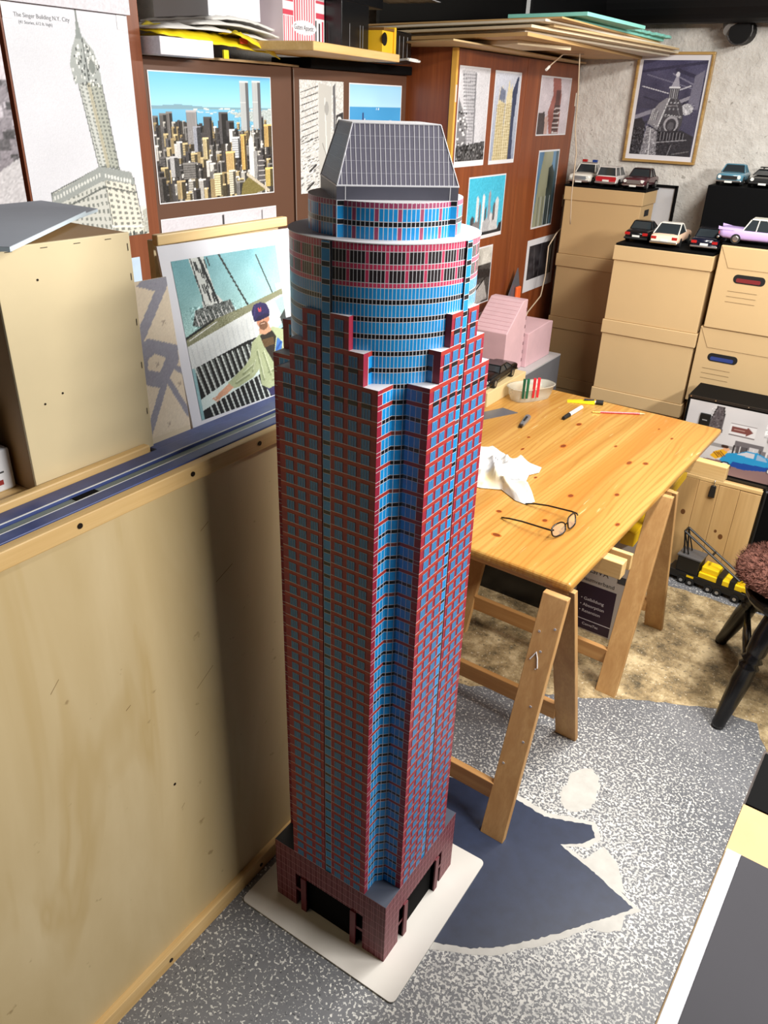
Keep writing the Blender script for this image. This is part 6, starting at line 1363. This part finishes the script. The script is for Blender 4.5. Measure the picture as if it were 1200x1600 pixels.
for s in (-1, 1):
    MB().cyl((0.07, s*0.02, 0.068), (0.17, s*0.02, 0.165), 0.004, n=6).build('yellow_chord', cyel, cr); MB().cyl((0.10, s*0.02, 0.062), (0.19, s*0.02, 0.145), 0.004, n=6).build('yellow_chord', cyel, cr)
    for q in range(6): MB().cyl((0.075+q*0.018, s*0.02, 0.070+q*0.018), (0.10+q*0.016, s*0.02, 0.064+q*0.015), 0.0026, n=5).build('lattice_bar', cyel, cr)
bx('yellow_nose', (0.085, 0.115, -0.03, 0.03, 0.046, 0.066), cyel, cr, bevel=0.003); bx('badge', (-0.10, -0.075, -0.0368, -0.0362, 0.032, 0.040), cyel, cr); bx('tow_frame', (-0.23, -0.17, -0.03, 0.03, 0.012, 0.024), M('toy_grey', (90, 90, 92), 0.4), cr); bx('tow_post', (-0.232, -0.224, -0.006, 0.006, 0.024, 0.065), cb, cr)

# ================================================================== BLACK CHAIR WITH FUR CUSHION
chr_ = thing('black_wooden_chair', 'black turned leg wooden chair at the right picture edge', 'chair', (0.06, 2.60, 0.0))
ebony = M('black_lacquer', (16, 15, 16), 0.22)
def turned(name, a, b, r):
    prof = [(0, 0.62), (0.03, 0.72), (0.06, 0.70), (0.22, 0.88), (0.42, 1.05), (0.52, 0.98), (0.55, 1.12), (0.575, 0.80), (0.60, 1.16), (0.63, 0.82), (0.66, 1.02), (0.80, 1.10), (0.92, 0.92), (1.0, 0.85)]
    MB().cyl(a, b, r, n=18, prof=[(t_, r*k) for t_, k in prof]).build(name, ebony, chr_, smooth=True)
legs = [((-0.179, -0.275, 0), (-0.115, -0.155, 0.43)), ((-0.282, 0.23, 0), (-0.155, 0.125, 0.43)), ((0.25, -0.24, 0), (0.15, -0.15, 0.43)), ((0.22, 0.25, 0), (0.15, 0.16, 0.43))]
for a, b in legs: turned('leg', a, b, 0.031)
def lerp3(a, b, t_): return tuple(a[i]+(b[i]-a[i])*t_ for i in range(3))
for (i, j, t_) in ((0, 1, 0.50), (2, 3, 0.50)): MB().cyl(lerp3(*legs[i], t_), lerp3(*legs[j], t_), 0.012, n=10, prof=[(0, 0.009), (0.5, 0.016), (1, 0.009)]).build('stretcher', ebony, chr_, smooth=True)
MB().cyl(lerp3(lerp3(*legs[0], 0.5), lerp3(*legs[1], 0.5), 0.5), lerp3(lerp3(*legs[2], 0.5), lerp3(*legs[3], 0.5), 0.5), 0.012, n=10).build('stretcher', ebony, chr_, smooth=True)
MB().cyl(legs[1][0][:2]+(0.235,), (0, 0, 0), 0.001, n=4) if False else None
MB().cyl(lerp3(*legs[1], 0.62), lerp3(*legs[3], 0.62), 0.012, n=10).build('stretcher', ebony, chr_, smooth=True)
n = 32
MB().ring([[(0.235*(1 if k_ else 0.97)*math.copysign(abs(math.cos(a*2*PI/n))**0.75, math.cos(a*2*PI/n)), 0.215*math.copysign(abs(math.sin(a*2*PI/n))**0.75, math.sin(a*2*PI/n)), z) for a in range(n)] for k_, z in ((0, 0.425), (1, 0.435), (1, 0.45), (0, 0.455))]).build('seat', ebony, chr_, smooth=False)
for x in (0.19, 0.20):
    pass
MB().tube([(0.215, -0.17, 0.45), (0.25, -0.17, 0.70), (0.27, -0.16, 0.92)], 0.014, 10).build('back_post', ebony, chr_, smooth=True); MB().tube([(0.215, 0.17, 0.45), (0.25, 0.17, 0.70), (0.27, 0.16, 0.92)], 0.014, 10).build('back_post', ebony, chr_, smooth=True); MB().box(0.255, 0.275, -0.17, 0.17, 0.82, 0.90).build('back_rail', ebony, chr_, bevel=0.006)
cu = thing('fur_cushion', 'shaggy brown fur cushion lying on the black chair seat', 'cushion', (0.04, 2.605, 0.4555))
fur = M('brown_fur', (112, 70, 58), 0.9, var=0.3, vs=60, bmp=0.8, bs=120); Rf = random.Random(5)
def cush(u, v):
    a = u*2*PI; ph = (v-0.5)*PI; r = math.cos(ph)**0.45 if abs(v-0.5) < 0.499 else 0
    return (0.262*r*math.copysign(abs(math.cos(a))**0.8, math.cos(a)), 0.200*r*math.copysign(abs(math.sin(a))**0.8, math.sin(a)), 0.036+0.034*math.sin(ph)+0.003*math.sin(21*a+9*v))
MB().grid(cush, 64, 20).build('cushion_body', fur, cu, smooth=True)
tf = MB()
for q in range(5200):
    p = Vector(cush(Rf.random(), 0.30+0.7*math.sqrt(Rf.random()))); d = Vector((p.x*1.4, p.y*1.4, 0.16+Rf.random()*0.2)).normalized(); d += Vector((Rf.uniform(-0.6, 0.6), Rf.uniform(-0.6, 0.6), Rf.uniform(-0.5, 0.3))); e = d.cross(Vector((Rf.random(), Rf.random(), 1))).normalized()*0.0022
    tf.poly([p-e, p+e, p+d.normalized()*0.017])
tag(tf.build('fur_tufts', fur, cu), kind='stuff')

# ================================================================== WORK SURFACE IN THE RIGHT FOREGROUND
wbn = thing('work_bench', 'dark edged bench top in the right foreground', 'bench', (0.0, 0.75, 0.0), math.radians(-2.4))
bx('bench_top', (-0.004, 0.75, -0.75, 0.63, 0.70, 0.7395), M('bench_brown', (70, 58, 54), 0.6), wbn); 
for x, y in ((0.12, 0.30), (0.66, 0.55), (0.66, -0.65), (0.12, -0.65)): bx('bench_leg', (x-0.03, x+0.03, y-0.03, y+0.03, 0, 0.70), M('bench_brown', (70, 58, 54), 0.6), wbn)
def layer(name, label, cat, dims, z, th, mat, bevel=0.0008):
    t = thing(name, label, cat, (0, 0.75, z), math.radians(-2.4)); bx('sheet', (dims[0], dims[1], dims[2], dims[3], 0, th), mat, t, bevel=bevel); return t
layer('black_board', 'black board at the far end of the right foreground bench', 'board', (0.0, 0.7, 0.465, 0.62, 0, 0), 0.7398, 0.004, M('flat_black', (6, 6, 7), 0.75, spec=0.12))
layer('cardboard_sheet', 'tan cardboard sheet under the white board on the right foreground bench', 'cardboard', (-0.003, 0.7, -0.7, 0.460, 0, 0), 0.7398, 0.005, M('tan_cardboard', (198, 168, 122), 0.7, var=0.05, vs=14, bmp=0.5, bs=14))
layer('white_foam_board', 'white foam board with black cover in the right foreground', 'foam board', (-0.001, 0.7, -0.7, 0.335, 0, 0), 0.7450, 0.008, M('white_foam_core', (222, 226, 236), 0.4, var=0.03), 0.0012)
layer('black_sheet', 'large dark sheet lying on the white foam board in the right foreground', 'sheet', (0.022, 0.7, -0.7, 0.333, 0, 0), 0.7532, 0.002, M('dark_sheet', (52, 51, 58), 0.6, var=0.04, spec=0.3))
